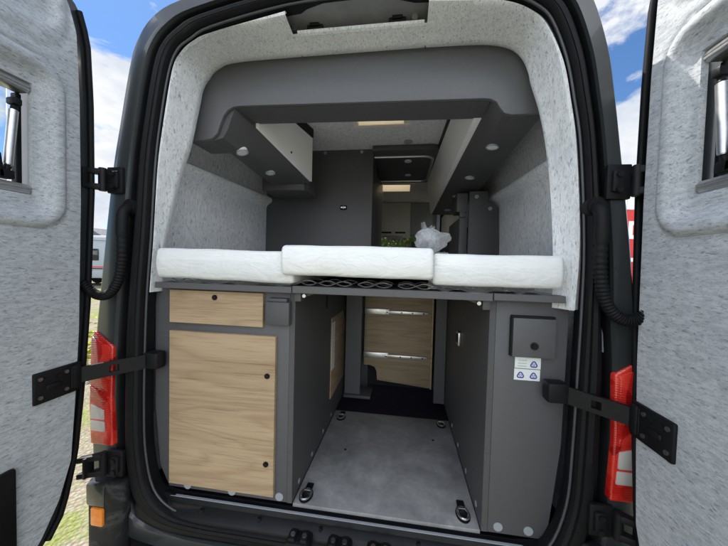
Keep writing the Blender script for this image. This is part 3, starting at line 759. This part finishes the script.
# bed base across the bay
BD = thing('bed_base', (.17,.5,1.41), 'thin grey bed board spanning the load bay between both cabinets', 'bed base')
mb = MB(); mb.box(-.1586,.505,.030,.92,1.4142,1.434,.0015,1); mb.build('bed_board', M['greyd'], BD, 30)
mb = MB(); mb.box(-.1586,.505,.014,.0285,1.4124,1.4376,.0015,1); mb.build('front_rail', M['grey'], BD, 30)
for s_, x in ((1,-.146),(-1,.492)):
    mb = MB(); mb.box(x-.012,x+.012,.034,.07,1.381,1.4138,.002); mb.prism([(x+s_*.013,1.413),(x+s_*.07,1.413),(x+s_*.013,1.394)], 1, .044,.066,.001); BR = mb.build('bracket', M['greyd'], BD, 30)
    mb = MB(); mb.cyl((x+s_*.024,.043,1.402),(x+s_*.024,.032,1.402),.0065,12); mb.build('bolt', M['metal'], BR, 40)
for x0 in (-.60,-.41,-.145,-.015,.125,.265,.40,.56):
    mb = MB()
    for y in (.060,.17):
        for ph in (0, PI):
            mb.tube([(x0-.060+.12*k/14, y+.004*math.cos(ph), 1.4475+.0085*math.sin(PI*2*k/14+ph)) for k in range(15)], .0022, 6)
    mb.build('bed_spring', M['zinc'] if -.2 < x0 < .3 else M['black'], BD, 60)
mb = MB(); mb.box(-.69,.715,.22,.92,1.4386,1.447); mb.build('spring_mat', M['dark'], BD, 0)
# mattresses: one tucked-in cushion each, rounded edges and soft dents
def cushion(name, x0, x1, y0, y1, z0, z1, r, label, seed, tilt=0., sag=.004):
    bm = bmesh.new(); bmesh.ops.create_cube(bm, size=1)
    for v in bm.verts: v.co = Vector(((x0+x1)/2+v.co.x*(x1-x0), (y0+y1)/2+v.co.y*(y1-y0), (z0+z1)/2+v.co.z*(z1-z0)))
    bmesh.ops.bevel(bm, geom=bm.edges[:], offset=r, segments=4, profile=.5, affect='EDGES')
    for it in range(6):
        long_ = [e for e in bm.edges if e.calc_length() > .035]
        if not long_: break
        bmesh.ops.subdivide_edges(bm, edges=long_, cuts=1, use_grid_fill=True)
    bmesh.ops.triangulate(bm, faces=[f for f in bm.faces if len(f.verts) > 4])
    for v in bm.verts:
        p = v.co; q = Vector((p.x*4+seed, p.y*4, p.z*5))
        fz = (p.z-z0)/(z1-z0)
        dv = mnoise.noise(q)*sag+mnoise.noise(q*3.1)*sag*.45
        v.co.z += dv + tilt*(p.x-(x0+x1)/2)
        v.co.y += (-.010*math.sin(PI*min(1,max(0,fz)))+dv*1.2)*(1 if p.y < (y0+y1)/2 else -1)
        # piped seam
    m = MB(); m.bm.free(); m.bm = bm
    o = m.build(name, M['fabric'], None, 60); tag(o, label, 'mattress', 'mattress cushions on the rear bed'); return o
CA = cushion('mattress', -.676,-.150,.004,1.05,1.448,1.559,.013,'white wrapped mattress cushion above the cabinet with the oak drawer',1.3,-.010)
CB = cushion('mattress', -.184,.314,-.022,1.03,1.477,1.5775,.013,'middle white mattress cushion overlapping the left one and set higher',5.1,-.004)
CC = cushion('mattress', .316,.703,.003,1.05,1.457,1.559,.013,'white mattress cushion above the plain grey cabinet with the hatch',9.7,-.004)
def wrap_film(cush, x0, x1, z0, z1, y, seed):
    bm = bmesh.new(); nx, nz = 60, 14; V = []
    for i in range(nx+1):
        row = []
        for j in range(nz+1):
            u, w = i/nx, j/nz; x = x0+(x1-x0)*u; q = Vector((x*9+seed, w*2, seed))
            zz = z0+(z1-z0)*w; f = mnoise.noise(q)*.010+mnoise.noise(q*2.7)*.006
            if j == 0: zz += .012*abs(mnoise.noise(Vector((x*14, seed, 0))))*1.6-.004
            row.append(bm.verts.new((x, y-.012+f-.012*math.sin(PI*w*.9), zz)))
        V.append(row)
    for i in range(nx):
        for j in range(nz): bm.faces.new((V[i][j],V[i+1][j],V[i+1][j+1],V[i][j+1]))
    m = MB(); m.bm.free(); m.bm = bm; return m.build('plastic_wrap', M['wrap'], cush, 60)
wrap_film(CA, -.665,-.155,1.438,1.52,.004,2.2); wrap_film(CC, .30,.70,1.441,1.52,.003,7.4)
# crumpled clear bag
bm = bmesh.new(); bmesh.ops.create_icosphere(bm, subdivisions=4, radius=1)
SIL = [(-180,.078),(-158,.082),(-120,.060),(-90,.062),(-60,.068),(-38,.074),(-12,.088),(6,.104),(18,.110),(26,.090),(40,.066),(70,.060),(100,.066),(120,.070),(150,.082),(180,.078)]
random.seed(5)
for v in bm.verts:
    d = (v.co.normalized()+Vector((random.uniform(-1,1),random.uniform(-1,1),random.uniform(-1,1)))*.015).normalized(); a = math.degrees(math.atan2(d.z, d.x)); s = interp(SIL, a)/.080
    q = d*2.2+Vector((3.1,.4,8)); cr_ = abs(mnoise.noise(q*1.6)); cr2 = abs(mnoise.noise(q*3.4+Vector((5,1,2))))
    r_ = s*(1-.30*cr_-.18*cr2-random.uniform(0,.015))
    v.co = Vector((.350+d.x*.082*r_, .50+d.y*.060*r_*(1+.5*cr_), 1.644+d.z*.080*r_))
m = MB(); m.bm.free(); m.bm = bm
bag = tag(m.build('plastic_bag', M['bag'], None, 75), 'crumpled clear plastic bag lying on the bed behind the mattress cushions', 'plastic bag')
mb = MB()
for k in range(7):      # loose pleats of film
    a0 = random.uniform(-.5, 3.6); L_ = random.uniform(.05,.09); c0 = Vector((.35+random.uniform(-.03,.03), .47+random.uniform(-.02,.05), 1.635+random.uniform(-.01,.025)))
    d1 = Vector((math.cos(a0), random.uniform(-.3,.3), abs(math.sin(a0))+.2)).normalized(); d2 = d1.cross(Vector((0,1,.3))).normalized()
    rows_ = []
    for i in range(6):
        u = i/5; rows_.append([c0+d1*L_*u+d2*(w-.5)*.05*(1-.6*u)+Vector((0,.012*math.sin(9*w+4*u+k),0)) for w in [j/6 for j in range(7)]])
    mb.loft(rows_)
mb.build('film_fold', M['bag'], bag, 30, split=False)

# drawer back panel in the bay, seen from behind
DU = thing('drawer_unit', (.19,1.1,.62), 'oak faced unit with two steel drawer slides deep in the load bay', 'drawer unit')
mb = MB(); mb.prism([(-.037,.804),(.0094,.804),(.042,.792),(.056,.762),(.061,.701),(.426,.670),(.426,1.412),(-.037,1.412)], 1, 1.064, 1.083, .001); BP = mb.build('back_panel', M['woodp'], DU, 30)
mb = MB(); mb.box(.4264,.4372,1.0496,1.1198,.6682,1.4124,.001,1); mb.build('edge_strip', M['wood'], DU, 30)
for z in (1.1905,.8816):
    mb = MB(); mb.box(-.037,.136,1.0505,1.0625,z-.019,z+.019,.002); mb.box(.122,.4025,1.045,1.0625,z-.0095,z+.0095,.002); mb.box(.115,.131,1.041,1.0625,z-.016,z+.011,.002)
    RL = mb.build('drawer_slide', M['zinc'], DU, 30)
    mb = MB()
    for x in (.122,.22,.295,.37): mb.cyl((x,1.0445,z),(x,1.040,z),.005,8)
    mb.build('slide_screw', M['black'], RL, 40)
mb = MB(); mb.box(-.1432,-.0388,.9186,.942,.6542,1.4124,.0015,1); mb.build('left_upright', M['grey'], DU, 30)
mb = MB(); mb.box(.44,.5074,.9326,.956,.6308,1.4124,.0015,1); mb.build('right_upright', M['greyd'], DU, 30)
mb = MB(); mb.box(-.145,.0328,.8952,1.0543,.6355,.6533,.003); mb.build('base_plate', M['greyd'], DU, 30)
mb = MB(); mb.box(-.1638,.5102,1.2977,1.3164,.5653,1.4124); mb.build('rear_bulkhead', M['dark'], DU, 0)

# rear header shelf
HS = thing('header_shelf', (0,.25,2.03), 'long dark grey header board with rounded lower corners under the felt roof lining', 'shelf')
ptop = [(-.72,2.05),(-.70,2.17),(-.66,2.30),(-.60,2.350),(-.4,2.366),(.05,2.372),(.45,2.366),(.62,2.345),(.68,2.28),(.712,2.17),(.72,2.085)]
low = [(.60,2.085),(.575,2.092),(.558,2.113),(.545,2.135),(.525,2.146),(.50,2.149)]
lowl = [(-.475,2.168),(-.505,2.166),(-.53,2.155),(-.548,2.135),(-.562,2.105),(-.578,2.060),(-.60,2.040),(-.63,2.033)]
mb = MB(); mb.prism(ptop+low+lowl+[(-.70,2.033)], 1, .20, .216, .0015); mb.build('front_board', M['shelf'], HS, 30)
mb = MB()
for y0_, y1_, up in ((.2165,.352,.012),(.340,.352,.05)):
    q_ = [[(x, y, z+e) for y, e in ((y0_,0),(y1_,0),(y1_,up),(y0_,up))] for x, z in ((-.503,2.1665),(.53,2.1482))]
    if up > .02: q_ = [[(a_, b_, c_+.0122) for a_, b_, c_ in r_] for r_ in q_]
    mb.loft(q_, True)
mb.prism([(-.715,2.033),(-.63,2.033),(-.60,2.040),(-.60,2.30),(-.715,2.30)], 1, .2165, .352, .001)
mb.prism([(.60,2.085),(.715,2.085),(.715,2.30),(.60,2.30)], 1, .2165, .352, .001)
mb.build('underside', M['greyd'], HS, 20, split=False)
# overhead cabinets along the sides
def overhead(prof0, prof1, y0, y1, zw, splits, lab, spots, lean=0.):
    """prof: section points from the aisle-side lower edge round the underside to the top, at the near and far end"""
    E0, E1 = prof0[0], prof1[0]; sgn = 1 if prof0[4][0] > E0[0] else -1
    T = thing('overhead_cabinet', ((E0[0]+prof0[4][0])/2,(y0+y1)/2,2.03), lab, 'overhead cabinet', 'overhead cabinets in the van')
    E = lambda y: (E0[0]+(E1[0]-E0[0])*(y-y0)/(y1-y0), E0[1]+(E1[1]-E0[1])*(y-y0)/(y1-y0))
    n = 12; rows = []
    for i in range(n+1):
        t = i/n; rows.append([(a[0]+(b[0]-a[0])*t, y0+(y1-y0)*t, a[1]+(b[1]-a[1])*t) for a, b in zip(prof0, prof1)])
    mb = MB(); mb.loft(rows, True)
    for r in (rows[0], rows[-1]): mb.bm.faces.new([mb.bm.verts.new(q) for q in r])
    bmesh.ops.remove_doubles(mb.bm, verts=mb.bm.verts[:], dist=1e-5); mb.build('carcass', M['greyd'], T, 24)
    def slab(c, d, lo, hi, off, th, absz=False):
        r = []
        for y in (c, d):
            x, z = E(y); z = 0 if absz else z; zb = z+lo; l0 = lean*(zb-2.03)/.3; l1 = lean*(hi-2.03)/.3; r.append([(x-sgn*(off+l0), y, zb), (x-sgn*(off+l1), y, hi), (x-sgn*(off-th), y, hi), (x-sgn*(off-th), y, zb)])
        m = MB(); m.loft(r, True); m.bm.faces.new([m.bm.verts.new(q) for q in r[0]]); m.bm.faces.new([m.bm.verts.new(q) for q in r[1]])
        bmesh.ops.remove_doubles(m.bm, verts=m.bm.verts[:], dist=1e-5); return m
    for c, d in splits:
        F = slab(c, d, .006, zw, .0145, .0142).build('front_door', M['white'], T, 30)
        x, z = E(d-.24); mb = MB(); mb.cyl((x-sgn*.0145,d-.24,z+.05),(x-sgn*.019,d-.24,z+.05),.006,10); mb.build('push_lock', M['black'], F, 40)
    slab(y0+.14, y1, zw+.004, 2.372, .017, .0165, True).build('top_rail', M['black'], T, 30)
    for x, y in spots:
        zz = min(p[1]+(q[1]-p[1])*(y-y0)/(y1-y0) for p, q in zip(prof0, prof1))
        # underside height at the lamp
        t = (y-y0)/(y1-y0); pts = sorted([(a[0]+(b[0]-a[0])*t, a[1]+(b[1]-a[1])*t) for a, b in list(zip(prof0, prof1))[:5]])
        z0 = interp(pts, x)
        sl_ = (interp(pts, x+.02)-interp(pts, x-.02))/.04; nv = Vector((sl_,0,-1)).normalized(); tv = Vector((1,0,sl_)).normalized(); flat_ = abs(sl_) > .15; sl_ *= .6 if flat_ else 1; nv = Vector((sl_,0,-1)).normalized(); tv = Vector((1,0,sl_)).normalized(); c0 = Vector((x,y,z0))+nv*(.003 if flat_ else .002)
        mb = MB(); mb.cyl(c0-nv*(.02 if flat_ else .004), c0+nv*.0018,.026,28,bev=.001); SP = mb.build('spot_lamp', M['lampg'], T, 40)
        mb = MB(); mb.tube([c0+nv*.002+tv*.026*math.cos(q)+Vector((0,1,0))*.026*math.sin(q) for q in [2*PI*k/28 for k in range(28)]], .003, 6, True); mb.build('lamp_ring', M['cap'], SP, 60)
    return T
overhead([(-.507,2.166),(-.523,2.13),(-.541,2.078),(-.562,2.046),(-.602,2.035),(-.602,2.33),(-.507,2.34)],
         [(-.390,2.034),(-.43,2.030),(-.49,2.028),(-.56,2.026),(-.655,2.026),(-.655,2.33),(-.390,2.36)], .2168, .86, 2.315, [(.345,.855)],
         'short overhead cabinet with one white front and two spots left of the roof', [(-.560,.36),(-.556,.645)])
overhead([(.533,2.150),(.552,2.120),(.575,2.093),(.610,2.086),(.712,2.084),(.712,2.33),(.533,2.34)],
         [(.487,2.022),(.53,2.020),(.60,2.020),(.65,2.020),(.735,2.020),(.735,2.33),(.487,2.36)], .2168, 1.95, 2.338, [(.345,1.10),(1.104,1.945)],
         'long overhead cabinet with white fronts and four round spots right of the roof', [(.612,.47),(.606,.89),(.604,1.31),(.602,1.74)], .045)
mb = MB(); mb.prism([(-.72,.864),(-.47,.864),(-.435,.88),(-.418,.92),(-.418,1.10),(-.72,1.10)], 2, 1.990, 2.085, .004)
tag(mb.build('corner_shelf', M['greyd'], None, 30), 'small dark rounded shelf box beneath the end of the short overhead cabinet', 'shelf')
# washroom partition
WP = thing('washroom_partition', (-.45,1.5,.5), 'tall dark grey washroom wall behind the bed with a small black latch', 'partition')
mb = MB(); mb.box(-.90,-.022,1.20,1.222,.50,2.374,.002); mb.build('rear_wall', M['grey'], WP, 30)
mb = MB(); mb.box(-.044,-.022,1.2225,2.2,.50,2.374,.002); mb.build('side_wall', M['grey'], WP, 30)
mb = MB(); mb.box(-.262,-.212,1.185,1.1985,1.925,1.957,.003); LT = mb.build('latch', M['black'], WP, 30)
mb = MB(); mb.cyl((-.25,1.1845,1.941),(-.25,1.181,1.941),.005,8); mb.cyl((-.224,1.1845,1.941),(-.224,1.181,1.941),.005,8); mb.box(-.242,-.232,1.178,1.1845,1.932,1.95,.002); mb.build('latch_screw', M['metal'], LT, 40)
for x in (-.39,-.11):
    mb = MB(); mb.cyl((x,1.1995,2.355),(x,1.196,2.355),.012,12); mb.build('screw_cap', M['cap'], WP, 40)
# ceiling panel with spots
RP = thing('ceiling_panel', (.15,1.55,2.36), 'dark rounded ceiling panel with silver trim and two small spots', 'ceiling panel')
def rrect(x0,x1,y0,y1,r,n=6):
    o = []
    for cx, cy, a0 in [(x1-r,y1-r,0),(x0+r,y1-r,PI/2),(x0+r,y0+r,PI),(x1-r,y0+r,1.5*PI)]:
        for k in range(n+1): a = a0+PI/2*k/n; o.append((cx+r*math.cos(a), cy+r*math.sin(a)))
    return o
mb = MB(); mb.prism([q for q in rrect(-.30,.48,1.13,1.95,.09) if q[0] > 0]+[(-.02,1.13),(-.02,1.95)][::1] if False else [(-.02,1.13)]+sorted([q for q in rrect(-.30,.48,1.13,1.95,.09) if q[0] > 0], key=lambda q: q[1])+[(-.02,1.95)], 2, 2.335, 2.372, .006); PN = mb.build('panel', M['greyd'], RP, 40)
mb = MB(); mb.tube([(-.018,1.25,2.331)]+[(x,y,2.331) for x,y in sorted([q for q in rrect(-.27,.42,1.25,1.88,.07,8) if q[0] > .05], key=lambda q: q[1])]+[(-.018,1.88,2.331)], .011, 8); mb.build('trim_ring', M['alu'], RP, 60)
for x, y in ((.235,1.35),(.24,1.70)):
    mb = MB(); mb.cyl((x,y,2.335),(x,y,2.329),.028,20,bev=.001); mb.build('spot_lamp', M['lampg'], RP, 40)
mb = MB(); mb.cyl((.23,1.085,2.374),(.23,1.085,2.366),.03,20,bev=.001); mb.build('ceiling_lamp', M['cap'], RP, 40)
# right side furniture beyond the bed
TC = thing('tall_cabinet', (.74,1.3,.5), 'tall grey cabinet side panel stepped round the felt ledge on the right', 'cabinet')
mb = MB(); mb.prism([(.655,.50),(.862,.50),(.862,1.64),(.842,1.93),(.80,1.955),(.775,1.96),(.775,2.032),(.655,2.032)], 1, 1.10, 1.125, .002); mb.build('side_panel', M['greyd'], TC, 30)
mb = MB(); mb.box(.602,.6545,1.14,1.60,.50,1.86,.002); mb.build('front_panel', M['grey'], TC, 30)
mb = MB(); mb.box(.58,.6545,1.14,1.30,1.90,2.03,.003); mb.box(.60,.64,1.135,1.16,1.862,1.90,.002); mb.build('bracket', M['greyd'], TC, 30)
for x, z in ((.70,1.995),(.79,1.915)):
    mb = MB(); mb.cyl((x,1.0995,z),(x,1.096,z),.013,12); mb.build('screw_cap', M['cap'], TC, 40)
KC = thing('kitchen_unit', (.78,2.2,.5), 'kitchen wall unit with pale front over a dark niche beyond the tall cabinet', 'kitchen unit')
mb = MB(); mb.box(.68,.86,1.62,2.75,1.86,2.12,.003); mb.build('wall_cabinet', M['white'], KC, 30)
mb = MB(); mb.box(.70,.86,1.62,2.75,1.70,1.858); mb.build('niche', M['dark'], KC, 0)
mb = MB(); mb.box(.48,.86,1.62,2.6,1.60,1.64,.004); mb.build('worktop', M['white'], KC, 30)
mb = MB(); mb.box(.50,.86,1.62,2.6,.50,1.598,.003); mb.build('base_cabinet', M['greyd'], KC, 30)
mb = MB()
for k in range(6): mb.box(.56+.022*k,.568+.022*k,1.64,1.66,1.642,1.72,.001,1)
mb.box(.54,.70,1.632,1.64,1.66,1.668); mb.box(.54,.70,1.632,1.64,1.70,1.708); mb.build('rail_rack', M['black'], KC, 30)
tag(None or (lambda: (lambda m_: m_.build('door_pillar', M['black'], VAN, 30))(MB().box(.70,.735,2.98,3.02,.5,2.3,.004).box(.78,.84,2.98,3.02,.5,2.3,.004)))())
mb = MB(); mb.box(.64,.69,2.99,3.03,.5,2.3,.006); mb.box(.742,.772,2.99,3.03,.5,2.3,.006); mb.build('pillar_trim', M['cap'], VAN, 30)

# ------------------------------------------------------------------ OUTSIDE
mb = MB(); n = 64
mb.bm.faces.new([mb.bm.verts.new((320*math.cos(2*PI*k/n), 320*math.sin(2*PI*k/n), 0)) for k in range(n)])
tag(mb.build('gravel_ground', M['ground'], None, 0), kind='structure')
def leaf(bm, c, d, L, w, droop=.3):
    d = d.normalized(); side = d.cross(Vector((0,0,1)));
    side = side.normalized() if side.length > .01 else Vector((1,0,0))
    a = bm.verts.new(c); m1 = c+d*L*.5; b1 = bm.verts.new(m1+side*w); b2 = bm.verts.new(m1-side*w); t = bm.verts.new(c+d*L-Vector((0,0,droop*L)))
    bm.faces.new((a,b1,t,b2))
# grass tufts on the gravel beside the van: uncountable
random.seed(11); mb = MB()
for k in range(5200):
    x = random.uniform(-6,-1.05); y = random.uniform(-2.5,9)
    if mnoise.noise(Vector((x*1.1,y*1.1,3.3))) < .02: continue
    for q in range(3):
        a = random.uniform(0, 2*PI); h = random.uniform(.02,.06)
        leaf(mb.bm, Vector((x+random.uniform(-.03,.03),y+random.uniform(-.03,.03),0)), Vector((math.cos(a)*.5,math.sin(a)*.5,1)), h, .003, .1)
tag(mb.build('grass_tufts', M['grass'], None, 0, recalc=False), 'short sparse grass growing through the gravel', 'grass', None, 'stuff')
def weed(x, y, h, lab, seed):
    random.seed(seed); mb = MB()
    for s in range(7):
        a = random.uniform(0,2*PI); tip = Vector((x+math.cos(a)*h*.35, y+math.sin(a)*h*.35, h*random.uniform(.7,1)))
        base = Vector((x,y,0)); mb.tube([base, base.lerp(tip,.5)+Vector((0,0,.05*h)), tip], .004, 5)
        for k in range(11):
            c = base.lerp(tip, .2+.08*k); b = random.uniform(0,2*PI); leaf(mb.bm, c, Vector((math.cos(b),math.sin(b),.5)), h*.26, h*.045)
    tag(mb.build('weed_plant', M['weed'], None, 0, recalc=False), lab, 'weed', 'weeds beside the van')
weed(-3.95,2.35,.80,'taller yellow green weed growing in the gravel by the left tail light',4)
weed(-5.1,3.6,.45,'small yellow green weed further out on the gravel',5)
# caravans far left and right
def caravan(x, y, rz, lab, stripe=True):
    c, s = math.cos(rz), math.sin(rz); T = thing('caravan', (x,y,0), lab, 'caravan', 'caravans parked beyond the van')
    T.rotation_euler = (0,0,rz); WPOS[T.name] = (0,0,0)
    mb = MB(); mb.prism([(-3,.42),(3,.42),(3.15,1.2),(2.9,2.45),(2.7,2.58),(-2.9,2.58),(-3.05,2.4)], 1, -1.1, 1.1, .06, 3); B_ = mb.build('body', M['cara'], T, 40)
    mb = MB(); mb.box(-2.85,2.65,-1.05,1.05,2.57,2.64,.03); mb.build('roof', M['carw'], T, 40)
    mb = MB(); mb.tube([(-2.9,-1.115,2.40),(2.6,-1.115,2.40)], .03, 8); mb.build('awning_rail', M['cap'], T, 40)
    mb = MB(); mb.box(-2.95,2.95,-1.108,-1.09,.44,.80,.01); mb.build('skirt', M['cap'], T, 40)
    for w0, w1 in ((-2.3,-1.3),(.35,1.35)):
        mb = MB(); mb.box(w0,w1,-1.125,-1.09,1.35,1.95,.04); mb.build('window', M['dkglass'], T, 40)
    mb = MB(); mb.box(-.95,-.25,-1.12,-1.09,.5,2.25,.02); mb.build('door', M['carw'], T, 40)
    mb = MB(); mb.box(-3.0,-1.0,-1.112,-1.09,.98,1.04); mb.box(-.2,2.95,-1.112,-1.09,.98,1.04); mb.build('stripe', M['redsign'], T, 0)
    mb = MB(); mb.box(-3.0,-1.0,-1.112,-1.09,.90,.95); mb.box(-.2,2.95,-1.112,-1.09,.90,.95); mb.build('stripe', M['black'], T, 0)
    for xx in (-.25,.45):
        for yy in (-1.0,1.0):
            mb = MB(); mb.cyl((xx,yy-.09,.31),(xx,yy+.09,.31),.31,24,bev=.03); mb.build('wheel', M['rubber'], T, 40)
    mb = MB(); mb.tube([(3.0,-.4,.45),(4.2,0,.45),(3.0,.4,.45)], .04, 8); mb.build('drawbar', M['cap'], T, 40)
caravan(-17.0,12.6,.25,'grey white caravan with red stripe parked left beyond the gravel')
caravan(-23,13.5,.3,'caravan parked furthest left with its window facing the van')
caravan(-11.5,20.5,.5,'caravan standing behind the nearer ones closest to the van side')
# grey roofed houses behind the caravans
def house(x, y, w, d, h, rh, lab):
    T = thing('house', (x,y,0), lab, 'house', 'houses beyond the caravans')
    mb = MB(); mb.box(x-w/2,x+w/2,y-d/2,y+d/2,0,h); mb.build('wall', M['render'], T, 0)
    mb = MB(); mb.prism([(x-w/2-.4,h-.05),(x+w/2+.4,h-.05),(x,h+rh)], 1, y-d/2-.4, y+d/2+.4); R_ = mb.build('roof', M['slate'], T, 0)
    mb = MB(); mb.box(x+w*.2,x+w*.2+.7,y-.5,y+.5,h+.4,h+rh+.5); mb.build('chimney', M['render'], R_, 0)
    for k in (-.28,.28):
        mb = MB(); mb.box(x+w*k-.6,x+w*k+.6,y-d/2-.05,y-d/2+.02,1.0,2.3); mb.build('window', M['dkglass'], T, 0)
house(-43,38,9,9,3.0,2.6,'grey slate roofed house left of its twin on the skyline')
house(-31,36,8,9,3.1,2.7,'grey slate roofed house nearer the van on the skyline')
# red banner with white letters, right of the van
BN = thing('banner_flag', (7.6,9.2,0), 'tall red banner with white lettering on a pole right of the van', 'banner')
mb = MB(); mb.cyl((7.15,9.2,0),(7.15,9.2,4.3),.035,12); mb.build('pole', M['alu'], BN, 40)
mb = MB(); mb.box(7.19,8.15,9.19,9.21,.5,3.45,.005,1); CLO = mb.build('cloth', M['redsign'], BN, 30)
mb = MB(); mb.box(7.19,8.15,9.19,9.21,3.46,4.25,.005,1); mb.build('top_cloth', M['white'], BN, 30)
mb = MB()
def stroke(x0,x1,z0,z1): mb.box(x0,x1,9.178,9.189,z0,z1)
for zb in (2.55,):
    stroke(7.26,7.95,zb+.42,zb+.54); stroke(7.26,7.38,zb+.1,zb+.42); stroke(7.26,7.95,zb-.02,zb+.10); 
    stroke(7.83,7.95,zb-.62,zb-.02); stroke(7.26,7.95,zb-.74,zb-.62)
mb.build('lettering', M['white'], CLO, 0)
# trees: in front of the van (seen through the windscreen) and around the yard
def tree(x, y, h, r, lab, seed, n=1500):
    random.seed(seed); T = thing('tree', (x,y,0), lab, 'tree', 'trees round the yard')
    mb = MB(); mb.tube([(x,y,0),(x+.1,y,h*.3),(x-.1,y+.1,h*.6),(x,y,h*.9)], .2, 10, False, lambda i: [.22,.16,.1,.03][i]*h/6)
    cl = []
    for k in range(16):
        a = random.uniform(0,2*PI); rr_ = r*random.uniform(.25,.85); zc = h*random.uniform(.32,.95)
        c = Vector((x+math.cos(a)*rr_*(1.15-zc/h*.6), y+math.sin(a)*rr_*(1.15-zc/h*.6), zc)); cl.append((c, r*random.uniform(.28,.48)))
        mb.tube([(x,y,zc*.55), c], .04, 6)
    mb.build('trunk', M['bark'], T, 60)
    mb = MB()
    for k in range(n):
        c, q = random.choice(cl); d = Vector((random.gauss(0,1),random.gauss(0,1),random.gauss(0,1))).normalized()
        p = c+d*q*random.uniform(.5,1.05); leaf(mb.bm, p, Vector((random.gauss(0,1),random.gauss(0,1),random.gauss(0,.6))), h*.055, h*.016)
    mb.build('crown', M['leaf'], T, 0, recalc=False)
for k, (x, y, h, r, lab) in enumerate([(-3.4,17,5.2,2.6,'leafy green tree left of the three ahead of the windscreen'),(.3,19,5.8,2.8,'leafy green tree straight ahead beyond the windscreen'),(3.8,18,5.0,2.5,'leafy green tree right of the three ahead of the windscreen'),(15,24,6.5,3,'leafy green tree out beyond the red banner')]):
    tree(x, y, h, r, lab, 20+k, 4500)

# clipped hedge across the yard, ahead of the windscreen
HG = thing('hedge', (0,23,0), 'long dense green hedge closing the yard ahead of the windscreen', 'hedge')
random.seed(77); mb = MB(); mb.box(-11,11,22.6,24,0,3.9,.3); mb.build('hedge_core', M['leaf'], HG, 40)
mb = MB()
for k in range(9000):
    x = random.uniform(-11.1,11.1); z = random.uniform(.1,4.15); leaf(mb.bm, Vector((x, 22.55-random.uniform(0,.35)+.15*math.sin(x*1.7+z*2), z)), Vector((random.gauss(0,1),random.gauss(-.4,.6),random.gauss(.2,.8))), .26, .075)
mb.build('foliage', M['leaf'], HG, 0, recalc=False)
# ------------------------------------------------------------------ LIGHT, SKY, CAMERA
S = Vector((-1.5,1.0,2.84)).normalized()
el = math.asin(S.z); az = math.atan2(S.x, S.y)
W = bpy.data.worlds.new('World'); sc.world = W; W.use_nodes = True; nt = W.node_tree
bg = nt.nodes['Background']
sky = nd(nt, 'ShaderNodeTexSky', sky_type='NISHITA'); sky.sun_disc = False; sky.sun_elevation = el; sky.sun_rotation = az
sky.ozone_density = 2.0; sky.air_density = 1.0; sky.dust_density = .3
tc = nd(nt, 'ShaderNodeTexCoord')
mp = nd(nt, 'ShaderNodeMapping'); mp.inputs['Location'].default_value = (3.197,-11.524,8.597); mp.inputs['Scale'].default_value = (1,1,1.7)
nt.links.new(tc.outputs['Generated'], mp.inputs['Vector'])
n1 = noise(nt, mp.outputs['Vector'], 2.6, 9, .58, .25)
n2 = noise(nt, mp.outputs['Vector'], 5.5, 6, .6)
cov = ramp(nt, n1, [(.475, (0,0,0)), (.53, (1,1,1))])
cc0 = ramp(nt, n2, [(.35, (.66,.72,.82)), (.65, (1.0,1.0,1.0))])
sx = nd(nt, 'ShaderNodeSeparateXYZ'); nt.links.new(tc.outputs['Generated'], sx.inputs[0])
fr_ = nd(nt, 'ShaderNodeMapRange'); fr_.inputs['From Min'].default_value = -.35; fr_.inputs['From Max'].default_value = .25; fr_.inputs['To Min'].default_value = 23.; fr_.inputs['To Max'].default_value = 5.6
nt.links.new(sx.outputs['Y'], fr_.inputs[0])      # clouds behind the viewer are boosted, added fill light for the interior
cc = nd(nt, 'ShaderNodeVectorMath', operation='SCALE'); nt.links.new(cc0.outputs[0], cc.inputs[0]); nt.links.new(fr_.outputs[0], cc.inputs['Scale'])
mx = nd(nt, 'ShaderNodeMix', data_type='RGBA'); mx.clamp_factor = True
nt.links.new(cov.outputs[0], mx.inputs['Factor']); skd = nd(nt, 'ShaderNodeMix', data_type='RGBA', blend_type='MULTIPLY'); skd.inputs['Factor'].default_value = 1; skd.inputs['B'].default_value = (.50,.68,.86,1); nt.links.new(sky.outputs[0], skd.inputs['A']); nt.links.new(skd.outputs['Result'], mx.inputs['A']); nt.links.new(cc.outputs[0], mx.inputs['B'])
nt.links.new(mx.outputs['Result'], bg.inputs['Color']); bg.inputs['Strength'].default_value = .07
sl = bpy.data.lights.new('Sun', 'SUN'); sl.energy = 3.2; sl.angle = math.radians(.5); sl.color = (1,.95,.87)
so_ = bpy.data.objects.new('sun', sl); COL.objects.link(so_); so_.rotation_euler = S.to_track_quat('Z','Y').to_euler(); so_.location = (-10,6,12)
cd = bpy.data.cameras.new('Camera'); cam = bpy.data.objects.new('camera', cd); COL.objects.link(cam)
cd.sensor_width = 36; cd.lens = 285/728*36; cd.clip_start = .02; cd.clip_end = 1500
Rm = Matrix(((0.99043643,-0.02988417,0.13469455),(0.13552619,0.02780024,-0.99038366),(0.02585225,0.99916669,0.03158446)))
cam.matrix_world = Matrix.Translation((.22,-.93,1.52)) @ Rm.to_4x4()
sc.camera = cam
sc.view_settings.view_transform = 'Standard'; sc.view_settings.look = 'None'; sc.view_settings.gamma = 1; sc.view_settings.use_curve_mapping = False
sc.view_settings.exposure = 1.45
sc.cycles.max_bounces = 10; sc.cycles.diffuse_bounces = 9; sc.cycles.transparent_max_bounces = 16
